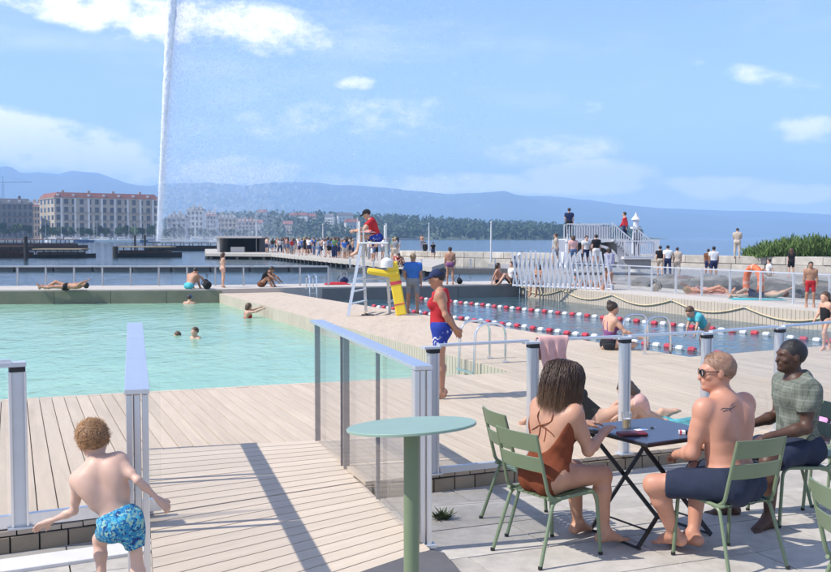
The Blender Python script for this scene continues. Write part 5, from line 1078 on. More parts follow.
# --- garden chair: bent tubes, two back slats, seat slats
def make_chair():
    t = thing('garden_chair', 'x', 'chair'); g = GREENP
    for s in (-1, 1):
        MB().tube(bend([(s * .235, .235, 0), (s * .222, .205, .432), (s * .205, -.17, .415), (s * .192, -.20, .43)], .07, 6), .0125, 10).build('front_leg', g, t)
        MB().tube(bend([(s * .238, -.30, 0), (s * .206, -.165, .40), (s * .204, -.10, .413)], .05, 5), .0125, 10).build('rear_leg', g, t)
        MB().tube(bend([(s * .203, -.14, .412), (s * .2, -.20, .45), (s * .192, -.30, .845)], .05, 5), .0125, 10).build('back_upright', g, t)
        for q in ((s * .235, .235, 0), (s * .238, -.30, 0)): MB().lathe(q, [(.015, 0), (.015, .02)], 10).build('foot_cap', BLACK, t)
    def slat(z0, z1, y0, y1, name='back_slat'):
        vs = []; n = 12
        for i in range(n + 1):
            x = -.205 + .41 * i / n; c_ = -.028 * (1 - (x / .205) ** 2)
            for z, y in ((z0, y0), (z1, y1)):
                for d in (-.005, .005): vs.append((x, y + c_ + d, z))
        fs = [(i * 4 + a, i * 4 + b, i * 4 + 4 + b, i * 4 + 4 + a) for i in range(n) for a, b in ((0, 2), (3, 1), (1, 0), (2, 3))] + [(0, 1, 3, 2), (n * 4 + 2, n * 4 + 3, n * 4 + 1, n * 4)]
        return MB().add(vs, fs).build(name, g, t, smooth=50, bevel=.003)
    slat(.735, .855, -.272, -.302); slat(.60, .70, -.238, -.264)
    for i in range(7):
        x = -.168 + .056 * i; vs = []; pr = [(.225, .40), (.215, .43), (.17, .438), (.05, .424), (-.08, .415), (-.17, .418)]
        for y, z in pr: vs += [(x - .023, y, z), (x + .023, y, z), (x + .023, y, z - .008), (x - .023, y, z - .008)]
        n = len(pr); fs = [(i_ * 4 + k, i_ * 4 + (k + 1) % 4, i_ * 4 + 4 + (k + 1) % 4, i_ * 4 + 4 + k) for i_ in range(n - 1) for k in range(4)] + [(3, 2, 1, 0), ((n - 1) * 4, (n - 1) * 4 + 1, (n - 1) * 4 + 2, (n - 1) * 4 + 3)]
        MB().add(vs, fs).build('seat_slat', g, t, smooth=50)
    for y, z in ((.18, .42), (-.13, .402)): MB().tube([(-.2, y, z), (.2, y, z)], .009, 8).build('cross_bar', g, t)
    return t
ch0 = make_chair(); used = [0]
def chair(label, x, y, ang, z=0, s=1):
    o = ch0 if not used[0] else copy_tree(ch0); used[0] = 1
    o.location = (x, y, z); o.rotation_euler = (0, 0, R(ang)); o.scale = (s, s, s); o['label'] = label; o['group'] = 'green garden chairs'; return o
face = lambda dx, dy: math.degrees(math.atan2(dy, dx)) - 90
CW = Vector((.90, 6.60)); AW = face(.82, .57)
chair('green garden chair under the woman in the rust brown swimsuit', CW.x, CW.y, AW)
chair('empty green garden chair tucked close beside the seated woman', .85, 7.26, face(.9, .3))
CM = Vector((2.02, 6.42)); AM = face(-.42, .90); chair('green garden chair under the shirtless man, its back toward the terrace', CM.x, CM.y, AM)
CB = Vector((2.83, 7.42)); AB = face(-.95, -.15); chair('green garden chair under the man in the checked shirt', CB.x, CB.y, AB)
chair('empty green garden chair half cut off beyond the shirtless man', 2.38, 5.0, face(1, .12))
chair('empty green garden chair behind the man in the checked shirt', 3.30, 7.72, face(-.9, .45))
chair('small stretch of green chair on the deck beyond the glass fence', 3.75, 8.25, face(-.6, -.8))
# --- folding bistro table
TB = Vector((1.66, 7.02)); ta = math.atan2(.26, .965) ; t = thing('bistro_table', 'square dark blue folding table on crossed black legs between the seated people', 'table', (TB.x, TB.y, 0), R(45) - ta)
BLU = mat('blue_table', (.062, .080, .125), .38, var=.05); hw = .35; zt_ = .745
MB().box((0, 0, zt_ - .006), (2 * hw, 2 * hw, .012)).build('table_top', BLU, t, smooth=0, bevel=.004); m = MB()
for s in (-1, 1): MB().box((0, s * (hw - .008), zt_ - .022), (2 * hw - .004, .012, .02)).build('edge_strip', BLACK, t, smooth=0); MB().box((s * (hw - .008), 0, zt_ - .022), (.012, 2 * hw - .03, .02)).build('edge_strip', BLACK, t, smooth=0)
for s in (-1, 1):
    MB().bar((-hw + .03, s * .27, zt_ - .03), (hw - .02, s * .27, .01), .03, .012, up=(0, 1, 0)).build('leg', BLACK, t, smooth=0); MB().bar((hw - .03, s * .245, zt_ - .03), (-hw + .02, s * .245, .01), .03, .012, up=(0, 1, 0)).build('leg', BLACK, t, smooth=0)
for x in (-1, 1): MB().tube([(x * (hw - .02), -.27, .012), (x * (hw - .02), .27, .012)], .009, 8).build('foot_bar', BLACK, t); MB().tube([(x * (hw - .10), -.25, .12), (x * (hw - .10), .25, .12)], .007, 8).build('foot_bar', BLACK, t)
# beer, wallet, cards on the table
c = P(626.5, 428.5, zt_); t = thing('beer_cup', 'plastic cup half full of beer on the blue table', 'cup', c); MB().lathe((0, 0, 0), [(.030, 0), (.033, .06), (.040, .115), (.038, .115), (.031, .06), (.028, .004)], 24).build('cup', glass_mat('cup_plastic', (.96, .96, .96), .5, .12), t); MB().lathe((0, 0, .005), [(.027, 0), (.031, .058)], 24).build('beer', mat('beer', (.78, .47, .06), .3), t); MB().lathe((0, 0, .0635), [(.031, 0), (.032, .008)], 24).build('foam', mat('foam', (.8, .78, .7), .9), t)
c = P(632, 435.5, zt_); t = thing('wallet', 'dark red leather wallet lying on the blue table', 'wallet', c, R(5)); MB().box((0, 0, .012), (.20, .10, .022)).build('cover', mat('red_leather', (.17, .012, .02), .5, var=.1, bump=.3), t, smooth=0, bevel=.008); MB().box((.0, -.052, .012), (.19, .004, .006)).build('zip', BLACK, t, smooth=0)
c = P(641, 430, zt_); t = thing('card', 'white card beside the red wallet', 'card', c, .4); MB().box((0, 0, .002), (.085, .05, .003)).build('sheet', WHT, t, smooth=0); MB().box((.02, 0, .0045), (.03, .03, .002)).build('print', mat('ink_blue', (.1, .2, .5), .6), t, smooth=0)
c = P(685, 434, zt_); t = thing('cigarette_pack', 'small white and black packet near the table corner', 'packet', c, -.2); MB().box((0, 0, .012), (.085, .055, .022)).build('box', WHT, t, smooth=0, bevel=.002); MB().box((.022, 0, .0125), (.042, .057, .0235)).build('dark_band', BLACK, t, smooth=0); MB().box((-.03, 0, .0125), (.012, .057, .0235)).build('red_band', RED, t, smooth=0)
c = P(652, 428.5, zt_); t = thing('key_fob', 'tiny dark key fob in the middle of the blue table', 'key', c, .3); MB().lathe((0, 0, 0), [(.012, 0), (.014, .006), (.01, .010)], 14).build('fob', BLACK, t); MB().bar((.01, 0, .004), (.045, .01, .004), .008, .003).build('blade', STEEL, t, smooth=0)
# pink towel over the fence rail
p = POSTS[1].lerp(POSTS[2], .20); d = (POSTS[2] - POSTS[1]).normalized(); n = Vector((-d.y, d.x)); vs = []; nx, nz = 16, 14
prof = [(-.045, -.32)] + [(-.042, -.32 + .32 * i / 8) for i in range(1, 8)] + [(-.035, .015), (0, .032), (.035, .015)] + [(.042, -.04 - .05 * i) for i in range(4)]
for i in range(nx + 1):
    u = i / nx; x = (u - .5) * .31
    for k, (o, z) in enumerate(prof):
        fz = min(1, abs(z) / .12); x2 = x * (1 - .22 * fz * (1 if z < -.02 else 0)) + .015 * math.sin(z * 14); w_ = .018 * math.sin(u * 17 + z * 6) * fz; zz_ = z * (1 - .22 * math.sin(u * 3.1 + .4) * (k < 8)) if z < 0 else z
        vs.append((d.x * x2 + n.x * (o + w_ * (1 if o > 0 else -1) * 1.0 - (.012 if o < 0 else -.012) * fz), d.y * x2 + n.y * (o + w_ - (.012 if o < 0 else -.012) * fz), zz_))
k = len(prof); fs = [(i * k + j, (i + 1) * k + j, (i + 1) * k + j + 1, i * k + j + 1) for i in range(nx) for j in range(k - 1)]
o = MB().add(vs, fs).build('towel', cloth('pink'), smooth=180); o.location = (p.x, p.y, RZ + .02); tag(o, 'pink towel hanging folded over the glass fence rail', 'towel'); q = o.modifiers.new('thick', 'SOLIDIFY'); q.thickness = .012; q = o.modifiers.new('soft', 'SUBSURF'); q.levels = q.render_levels = 1
# small weed between slabs
rs = random.Random(3); c = P(443, 519, 0); vs, fs = [], []
for i in range(90):
    a_ = rs.uniform(0, 6.28); L = rs.uniform(.04, .13); up = rs.uniform(.5, 1.5); b = Vector((math.cos(a_), math.sin(a_), up)).normalized() * L; s = Vector((-math.sin(a_), math.cos(a_), 0)) * rs.uniform(.006, .013); o_ = Vector((rs.gauss(0, .025), rs.gauss(0, .02), 0)); k = len(vs)
    vs += [o_, o_ + b * .55 + s, o_ + b + Vector((0, 0, -.01)), o_ + b * .55 - s]; fs.append((k, k + 1, k + 2, k + 3))
t = thing('weed', 'small green weed growing between the paving slabs by the fence', 'plant', c); MB().add(vs, fs).build('leaves', mat('weed_green', (.10, .14, .06), .7, var=.4), t, smooth=0)
# bright beach towels and bag on the deck beyond the glass
cloth_heap('towel', 'turquoise and white beach towel on the deck behind the table', 688, 428, ZD, .75, .5, .13, mat('towel_aqua', (.12, .52, .58), .9, var=.8, scale=7), seed=7)
cloth_heap('towel', 'crumpled white and purple towel on the deck behind the empty chairs', 826, 425, ZD, .8, .5, .22, mat('towel_purple', (.50, .22, .42), .9, var=.9, scale=9), seed=8)
bag('navy beach bag on the empty chair seat behind the checked shirt', 809, 436, ZD, .9, cloth('navy'), 6)
# ================================================================ PEOPLE
def pattern_mat(name, base, cols, scale, rough=.8, thr=.54):
    """cloth print: patches of several colours"""
    m = mat(name, base, rough, var=.06, scale=10, bump=.15, bscale=220, spec=.2); t = m.node_tree; b = t.nodes['Principled BSDF']; src = b.inputs['Base Color'].links[0].from_socket; tcn = t.nodes.new('ShaderNodeTexCoord')
    for i, c in enumerate(cols):
        n = t.nodes.new('ShaderNodeTexNoise'); n.inputs['Scale'].default_value = scale * (1 + .25 * i); n.inputs['Detail'].default_value = 2; n.inputs['Distortion'].default_value = 1.5; mp = t.nodes.new('ShaderNodeMapping'); mp.inputs['Location'].default_value = (i * 3.7, i * 1.3, i * 5.1); t.links.new(tcn.outputs['Object'], mp.inputs[0]); t.links.new(mp.outputs[0], n.inputs['Vector'])
        r = t.nodes.new('ShaderNodeMapRange'); t.links.new(n.outputs['Fac'], r.inputs[0]); r.inputs[1].default_value = thr; r.inputs[2].default_value = thr + .04
        x = t.nodes.new('ShaderNodeMixRGB'); t.links.new(r.outputs[0], x.inputs[0]); t.links.new(src, x.inputs[1]); x.inputs[2].default_value = (*c, 1); src = x.outputs[0]
    t.links.new(src, b.inputs['Base Color']); return m
def check_mat(name, base, c1, c2):
    m = mat(name, base, .85, var=.08, scale=12, bump=.2, bscale=260, spec=.2); t = m.node_tree; b = t.nodes['Principled BSDF']; src = b.inputs['Base Color'].links[0].from_socket; tcn = t.nodes.new('ShaderNodeTexCoord'); sp = t.nodes.new('ShaderNodeSeparateXYZ'); t.links.new(tcn.outputs['Object'], sp.inputs[0])
    for ax, fr, wd, c in ((2, 26, .16, c1), (0, 26, .16, c1), (1, 26, .13, c1), (2, 13, .10, c2), (0, 13, .08, c2)):
        q = t.nodes.new('ShaderNodeMath'); q.operation = 'MULTIPLY'; q.inputs[1].default_value = fr; t.links.new(sp.outputs[ax], q.inputs[0]); f = t.nodes.new('ShaderNodeMath'); f.operation = 'FRACT'; t.links.new(q.outputs[0], f.inputs[0]); l = t.nodes.new('ShaderNodeMath'); l.operation = 'LESS_THAN'; l.inputs[1].default_value = wd; t.links.new(f.outputs[0], l.inputs[0]); s = t.nodes.new('ShaderNodeMath'); s.operation = 'MULTIPLY'; s.inputs[1].default_value = .55; t.links.new(l.outputs[0], s.inputs[0])
        x = t.nodes.new('ShaderNodeMixRGB'); t.links.new(s.outputs[0], x.inputs[0]); t.links.new(src, x.inputs[1]); x.inputs[2].default_value = (*c, 1); src = x.outputs[0]
    t.links.new(src, b.inputs['Base Color']); return m
def on_skin(o, p, lift=.0005):                                  # nearest point of a mesh, in its own space
    ok, q, n, i = o.closest_point_on_mesh(Vector(p)); return q + n * lift
def scalp(J, n, rs, low=-.2, front=.55):
    """root points over the hair-bearing part of the skull: (point, outward normal)"""
    o = []
    while len(o) < n:
        d = nrm((rs.gauss(0, 1), rs.gauss(0, 1), rs.gauss(0, 1)))
        if d[2] < low + max(0, d[1]) * 1.15 or d[1] > front + .35 * d[2]: continue
        c = J['head'] + (J['hF'] * -.014 + J['hU'] * .022) * J['hs']; p = c + (J['hR'] * d[0] * .078 + J['hF'] * d[1] * .099 + J['hU'] * d[2] * .094) * J['hs']; o.append((p, J['hR'] * d[0] + J['hF'] * d[1] + J['hU'] * d[2], d))
    return o
def wear(t, B, kind, m, vox, inf=None, noise=None, name=None):
    nm, me = wear_mesh(B, kind, vox, inf, noise); me.materials.append(m); return link(name or nm, me, t)
def bodymesh(t, B, vox, sk):
    me = soft_mesh('body', [p for p in B.p if p['tag'] != 'eye'], vox, skin(sk, True)); return link('body', me, t)
def eyes(t, B):
    J = B.J; EW = mat('eye_white', (.38, .36, .34), .2, var=.03); EI = mat('iris', (.03, .02, .015), .15)
    for s in (-1, 1):
        c = J['head'] + (J['hR'] * s * .031 + J['hF'] * .077 + J['hU'] * .009) * J['hs']; e = link('eye', MB().lathe((0, 0, 0), [(.001, -.0115), (.008, -.008), (.0115, 0), (.008, .008), (.001, .0115)], 12).mesh('eye', EW, 90), t, c)
        link('iris', MB().lathe((0, 0, 0), [(.001, -.0055), (.0055, 0), (.001, .0055)], 10).mesh('iris', EI, 90), e, tuple(J['hF'] * .0085))
VF = .0072
# --- the running boy (built in world directions, feet on the boards below the frame)
bp = at(121, 526, 5.02); H = 1.22; lift = .012
t = thing('person', 'small boy in blue patterned swim shorts running past the tall gangway fence', 'person', (bp.x, bp.y, .03))
B = body(H, pelvis=(0, 0, .615), spine=(-.43, .22, .87), fwd=(-.34, .94, .0), sh_fwd=(-.16, .98, 0), neck=(-.22, .5, .9), look=(-.42, .86, -.12), head_up=(-.25, .1, 1), child=True, hands=True, bulk=.74, toes=True, face=True, arm_r=.82,
         armL=((-.20, .12, -1), (-.92, .2, -.42)), armR=((.66, -.50, -.42), (.62, .25, -.72)), handL=dict(curl=.25, palm=(.2, -.6, -.7)), handR=dict(curl=.75, palm=(-.5, .5, -.4)),
         legL=((-.42, .80, -.42), (.12, -.25, -1)), legR=((.10, -.06, -1), (-.06, -.42, -.9)), footL=(-.3, .9, -.15), footR=(-.25, .75, -.5))
bo = bodymesh(t, B, .0062, 'pale'); wear(t, B, 'trunks', pattern_mat('boy_shorts', (.03, .22, .42), [(.09, .42, .55), (.02, .06, .20), (.30, .50, .42)], 24), .007, .014, folds(.004, (30, 20, 34), (50, 44, 30)))
J = B.J; rs = random.Random(9); rt_ = []
for p, n, d in scalp(J, 2600, rs, low=-.42, front=.42):
    tn = nrm(np.cross(n, (rs.gauss(0, 1), rs.gauss(0, 1), rs.gauss(0, 1)))); dn = -J['hU']; pts = [p - n * .004]; v = nrm(n * 1.0 + tn * .7 + dn * .35); L = rs.uniform(.028, .055) * (1.25 if d[2] > .5 else .8)
    for k in range(4): pts.append(pts[-1] + v * L / 4); v = nrm(v + dn * .25 - n * .22 + tn * .25)
    rt_.append(pts)
wear(t, B, 'short', mat('hair_boy_base', (.26, .14, .065), .6, var=.4, scale=60), .006); strands('hair', rt_, mat('hair_boy', (.40, .23, .11), .45, var=.5, scale=60), t, r=.0019)
# --- woman in the rust swimsuit
t = thing('person', 'woman in a rust brown open-back swimsuit seated at the blue table', 'person', (CW.x, CW.y, 0), R(AW))
B = body(1.66, pelvis=(0, -.04, .525), spine=(.02, .20, 1), fwd=(0, 1, 0), sh_fwd=(-.10, 1, 0), neck=(0, .35, 1), look=(-.22, .95, -.12), female=True, bulk=1.17, hands=True, toes=True, arm_r=1.02, belly=1.12,
         armL=((-.22, .62, -.75), (.25, .95, .12)), armR=((.16, .32, -.95), (-.30, .90, .35)), handL=dict(palm=(0, 0, -1), curl=.3), handR=dict(palm=(0, .1, -1), curl=.3),
         legL=((-.14, .98, -.10), (-.03, .10, -1)), legR=((.10, .99, -.06), (.02, .02, -1)), footL=(-.15, 1, -.04), footR=(.18, .98, -.04))
bo = bodymesh(t, B, VF, 'sun'); J = B.J; s = J['s']; RUST = cloth('rust'); h = lambda q: J['hip'] + J['sp'] * q * s
def kp(q):
    x = (q - h(0)) @ J['sr']; f_ = (q - h(.25)) @ J['sf']; z = (q - h(0)) @ J['sp']; ax_ = np.abs(x); y = (q - h(0)) @ J['fw']
    top = np.where(f_ > .0, .40 * s - ax_ * .25, .145 * s + ax_ * ax_ * 7.5 + np.maximum(0, f_ + .1) * 1.2)
    leg = np.where(y > .02, (y - .045) * 1.0 - z * .4 - .06 * s, -1)
    return np.maximum(np.maximum(z - top, leg), np.where(z < -.02, ax_ - .155 * s, -1))
me = soft_mesh('swimsuit', part_of(B, ('pelvis', 'belly', 'chest', 'breast', 'glute')), .006, RUST, .006, kp, folds(.0012, (40, 30, 60), (70, 60, 50))); link('swimsuit', me, t)
def strap(pts, r=.0035): q = [on_skin(bo, p, .002) for p in pts]; MB().tube(curve(q, 5), r, 6).build('strap', RUST, t)
bkp = lambda x, z: h(z) + J['sr'] * x * s - J['sf'] * .2 * s
top_ = lambda x: h(.50) + J['sr'] * x * s
strap([top_(-.055), bkp(-.06, .44), bkp(-.045, .38), bkp(-.01, .325)]); strap([top_(.055), bkp(.055, .44), bkp(.035, .38), bkp(-.01, .325)]); strap([bkp(-.125, .27), bkp(-.06, .30), bkp(-.01, .325), bkp(.05, .30), bkp(.125, .265)]); strap([bkp(-.01, .325), bkp(-.02, .27), bkp(-.03, .215)]); strap([bkp(-.005, .325), bkp(.005, .28), bkp(0, .235)])
rs = random.Random(4); rt_ = []
for p, n, d in scalp(J, 4200, rs, low=-.35, front=.5):
    pts = [p - n * .003]; side = J['hR'] * (1 if d[0] > 0 else -1); v = nrm(n * .75 + J['hU'] * .22 + J['hR'] * (.35 + rs.gauss(0, .25)) - J['hF'] * .3); L = (.24 + .075 * (d[2] + .2)) * rs.uniform(.62, 1.10); wv = nrm((rs.gauss(0, 1), rs.gauss(0, 1), rs.gauss(0, .5))); K_ = 9
    for k in range(K_):
        pts.append(pts[-1] + v * L / K_); c = J['head'] + J['hU'] * .01; o = pts[-1] - c; oh = o - J['hU'] * (o @ J['hU']); dist = np.linalg.norm(oh)
        tgt = -J['hU'] * 1.0 + nrm(oh) * (.5 if dist < .098 else -.05) + wv * .38 * math.sin(k * 1.25 + d[0] * 9) - J['hF'] * .12; v = nrm(v * .5 + nrm(tgt) * .6)
    rt_.append(pts)
HW = mat('hair_ombre', (.075, .042, .025), .42, var=.45, scale=55); nt_ = HW.node_tree; bs = nt_.nodes['Principled BSDF']; src = bs.inputs['Base Color'].links[0].from_socket; tcn = nt_.nodes.new('ShaderNodeTexCoord'); sp3 = nt_.nodes.new('ShaderNodeSeparateXYZ'); nt_.links.new(tcn.outputs['Object'], sp3.inputs[0]); r_ = nt_.nodes.new('ShaderNodeMapRange'); nt_.links.new(sp3.outputs[2], r_.inputs[0]); zc_ = J['head'][2]; r_.inputs[1].default_value = zc_ + .02; r_.inputs[2].default_value = zc_ - .2; x_ = nt_.nodes.new('ShaderNodeMixRGB'); nt_.links.new(r_.outputs[0], x_.inputs[0]); nt_.links.new(src, x_.inputs[1]); x_.inputs[2].default_value = (.26, .15, .08, 1); nt_.links.new(x_.outputs[0], bs.inputs['Base Color'])
wear(t, B, 'bob', hairm('brown'), .008); strands('hair', rt_, HW, t, r=.0024)
# --- shirtless man with glasses
t = thing('person', 'shirtless man in navy shorts and dark glasses with a small back tattoo', 'person', (CM.x, CM.y, 0), R(AM))
B = body(1.82, pelvis=(0, -.05, .535), spine=(-.03, .14, 1), fwd=(-.28, .96, 0), sh_fwd=(-.12, .99, 0), neck=(-.05, .30, 1), look=(-.92, .42, -.06), bulk=1.15, hands=True, toes=True, belly=1.1,
         armL=((-.16, .16, -1), (.30, .90, -.25)), armR=((.16, .22, -1), (-.45, .85, -.2)), handL=dict(palm=(.2, 0, -1), curl=.4), handR=dict(palm=(-.2, 0, -1), curl=.4),
         legL=((-.72, .70, -.10), (.50, .10, -.86)), legR=((.05, .99, -.10), (-.30, -.30, -.90)), footL=(-.2, .95, -.1), footR=(-.45, .85, -.1))
bo = bodymesh(t, B, VF, 'pink'); eyes(t, B); J = B.J; s = J['s']; wear(t, B, 'shorts', mat('navy_shorts', (.012, .020, .045), .85, var=.2, scale=20, bump=.2, bscale=150), .009, .02, folds(.005, (22, 18, 26), (44, 36, 28)))
wear(t, B, 'short', mat('hair_sand', (.30, .17, .11), .6, var=.25, scale=40), .006).scale = (1, 1, 1)
rs = random.Random(2); rt_ = []
for p, n, d in scalp(J, 3200, rs, low=-.40, front=.45): q = p + n * .001; v = nrm(n + V3((rs.gauss(0, .4), rs.gauss(0, .4), -.2))); L = rs.uniform(.008, .018) * (1.3 if d[2] > .4 else .75); rt_.append([q, q + v * L * .5, q + nrm(v - n * .3 - J['hF'] * .2) * L])
strands('hair', rt_, mat('hair_sand2', (.34, .21, .14), .5, var=.4, scale=60), t, r=.0018)
gp = lambda r, f_, u: J['head'] + (J['hR'] * r + J['hF'] * f_ + J['hU'] * u) * J['hs']
gt = bpy.data.objects.new('glasses', None); COL.objects.link(gt); gt.parent = t; GB = mat('glasses_frame', (.012, .012, .014), .3)
for sg in (-1, 1):
    MB().tube([gp(sg * .033 + .026 * math.cos(a_), .105 - abs(sg * .033 + .026 * math.cos(a_)) * .18, .008 + .020 * math.sin(a_)) for a_ in [i * math.pi / 8 for i in range(17)]], .0036, 6).build('rim', GB, gt); MB().tube([gp(sg * .060, .092, .014), gp(sg * .078, .04, .014), gp(sg * .083, -.005, .010), gp(sg * .082, -.028, -.012)], .0034, 6).build('temple', GB, gt)
    lens = [gp(sg * .033 + .023 * math.cos(a_), .106 - abs(sg * .033) * .18, .008 + .017 * math.sin(a_)) for a_ in [i * math.pi / 8 for i in range(16)]]; MB().add(lens, [tuple(range(16))]).build('lens', glass_mat('dark_lens', (.12, .12, .13), .8, .02), gt, smooth=0)
MB().tube([gp(-.009, .104, .014), gp(.009, .104, .014)], .003, 6).build('bridge', GB, gt)
h = lambda q: J['hip'] + J['sp'] * q * s; bkp = lambda x, z: h(z) + J['sr'] * x * s - J['sf'] * .125 * s; INK = mat('tattoo_ink', (.035, .045, .06), .6, var=.2); tt_ = bpy.data.objects.new('tattoo', None); COL.objects.link(tt_); tt_.parent = t
for ln in ([(-.085, .435), (-.06, .450), (-.03, .440), (0, .428)], [(-.075, .420), (-.045, .428), (0, .422)], [(0, .428), (.012, .445), (.030, .452)], [(0, .425), (.02, .425), (.045, .432)], [(-.01, .432), (0, .412), (.012, .405)], [(-.06, .436), (-.05, .424)], [(-.04, .438), (-.03, .424)]): MB().tube(curve([on_skin(bo, bkp(x - .055, z + .022), -.0002) for x, z in ln], 4), .0022, 6).build('stroke', INK, tt_)
# --- man in the checked shirt
t = thing('person', 'man in a grey-green checked shirt and navy shorts gazing across the basin', 'person', (CB.x, CB.y, 0), R(AB))
B = body(1.78, pelvis=(0, -.04, .535), spine=(0, .06, 1), fwd=(0, 1, 0), sh_fwd=(.10, 1, 0), neck=(0, .32, 1), look=(-.05, 1, .02), bulk=1.05, hands=True, toes=True,
         armL=((-.22, .12, -1), (.15, .95, -.22)), armR=((.20, .12, -1), (-.15, .95, -.22)), handL=dict(palm=(0, .1, -1), curl=.4), handR=dict(palm=(0, .1, -1), curl=.4),
         legL=((-.42, .90, -.10), (.10, -.10, -1)), legR=((.10, .99, -.10), (.05, .05, -1)), footL=(-.35, .93, -.05), footR=(.2, .97, -.05))
bo = bodymesh(t, B, VF, 'brown'); J = B.J; s = J['s']
CK = check_mat('checked_cotton', (.17, .185, .145), (.075, .09, .075), (.30, .31, .27)); wear(t, B, 'tshirt', CK, .008, .026, folds(.006, (18, 15, 24), (37, 30, 22)))
h = lambda q: J['hip'] + J['sp'] * q * s
for sg in (-1, 1):                                            # open collar
    pr = Soft(); pr.cone(J['neck'] + J['sr'] * sg * .055 * s - J['sf'] * .045 * s + J['sp'] * .02, J['neck'] + J['sr'] * sg * .075 * s + J['sf'] * .075 * s - J['sp'] * .035, .018, .026, .02, flat=(J['sr'] * sg + J['sp'] * .4, .5)); link('collar', soft_mesh('collar', pr.p, .006, CK), t)
pr = Soft(); pr.cone(J['neck'] - J['sf'] * .058 * s + J['sr'] * .05 + J['sp'] * .02, J['neck'] - J['sf'] * .058 * s - J['sr'] * .05 + J['sp'] * .02, .024, .024, .02, flat=(J['sf'], .5)); link('collar', soft_mesh('collar', pr.p, .006, CK), t)
wear(t, B, 'shorts', MATS['navy_shorts'], .010, .02, folds(.005, (22, 18, 26), (44, 36, 28)))
wear(t, B, 'short', hairm('black'), .006, 0, folds(.0015, (160, 150, 170), (260, 230, 240)))
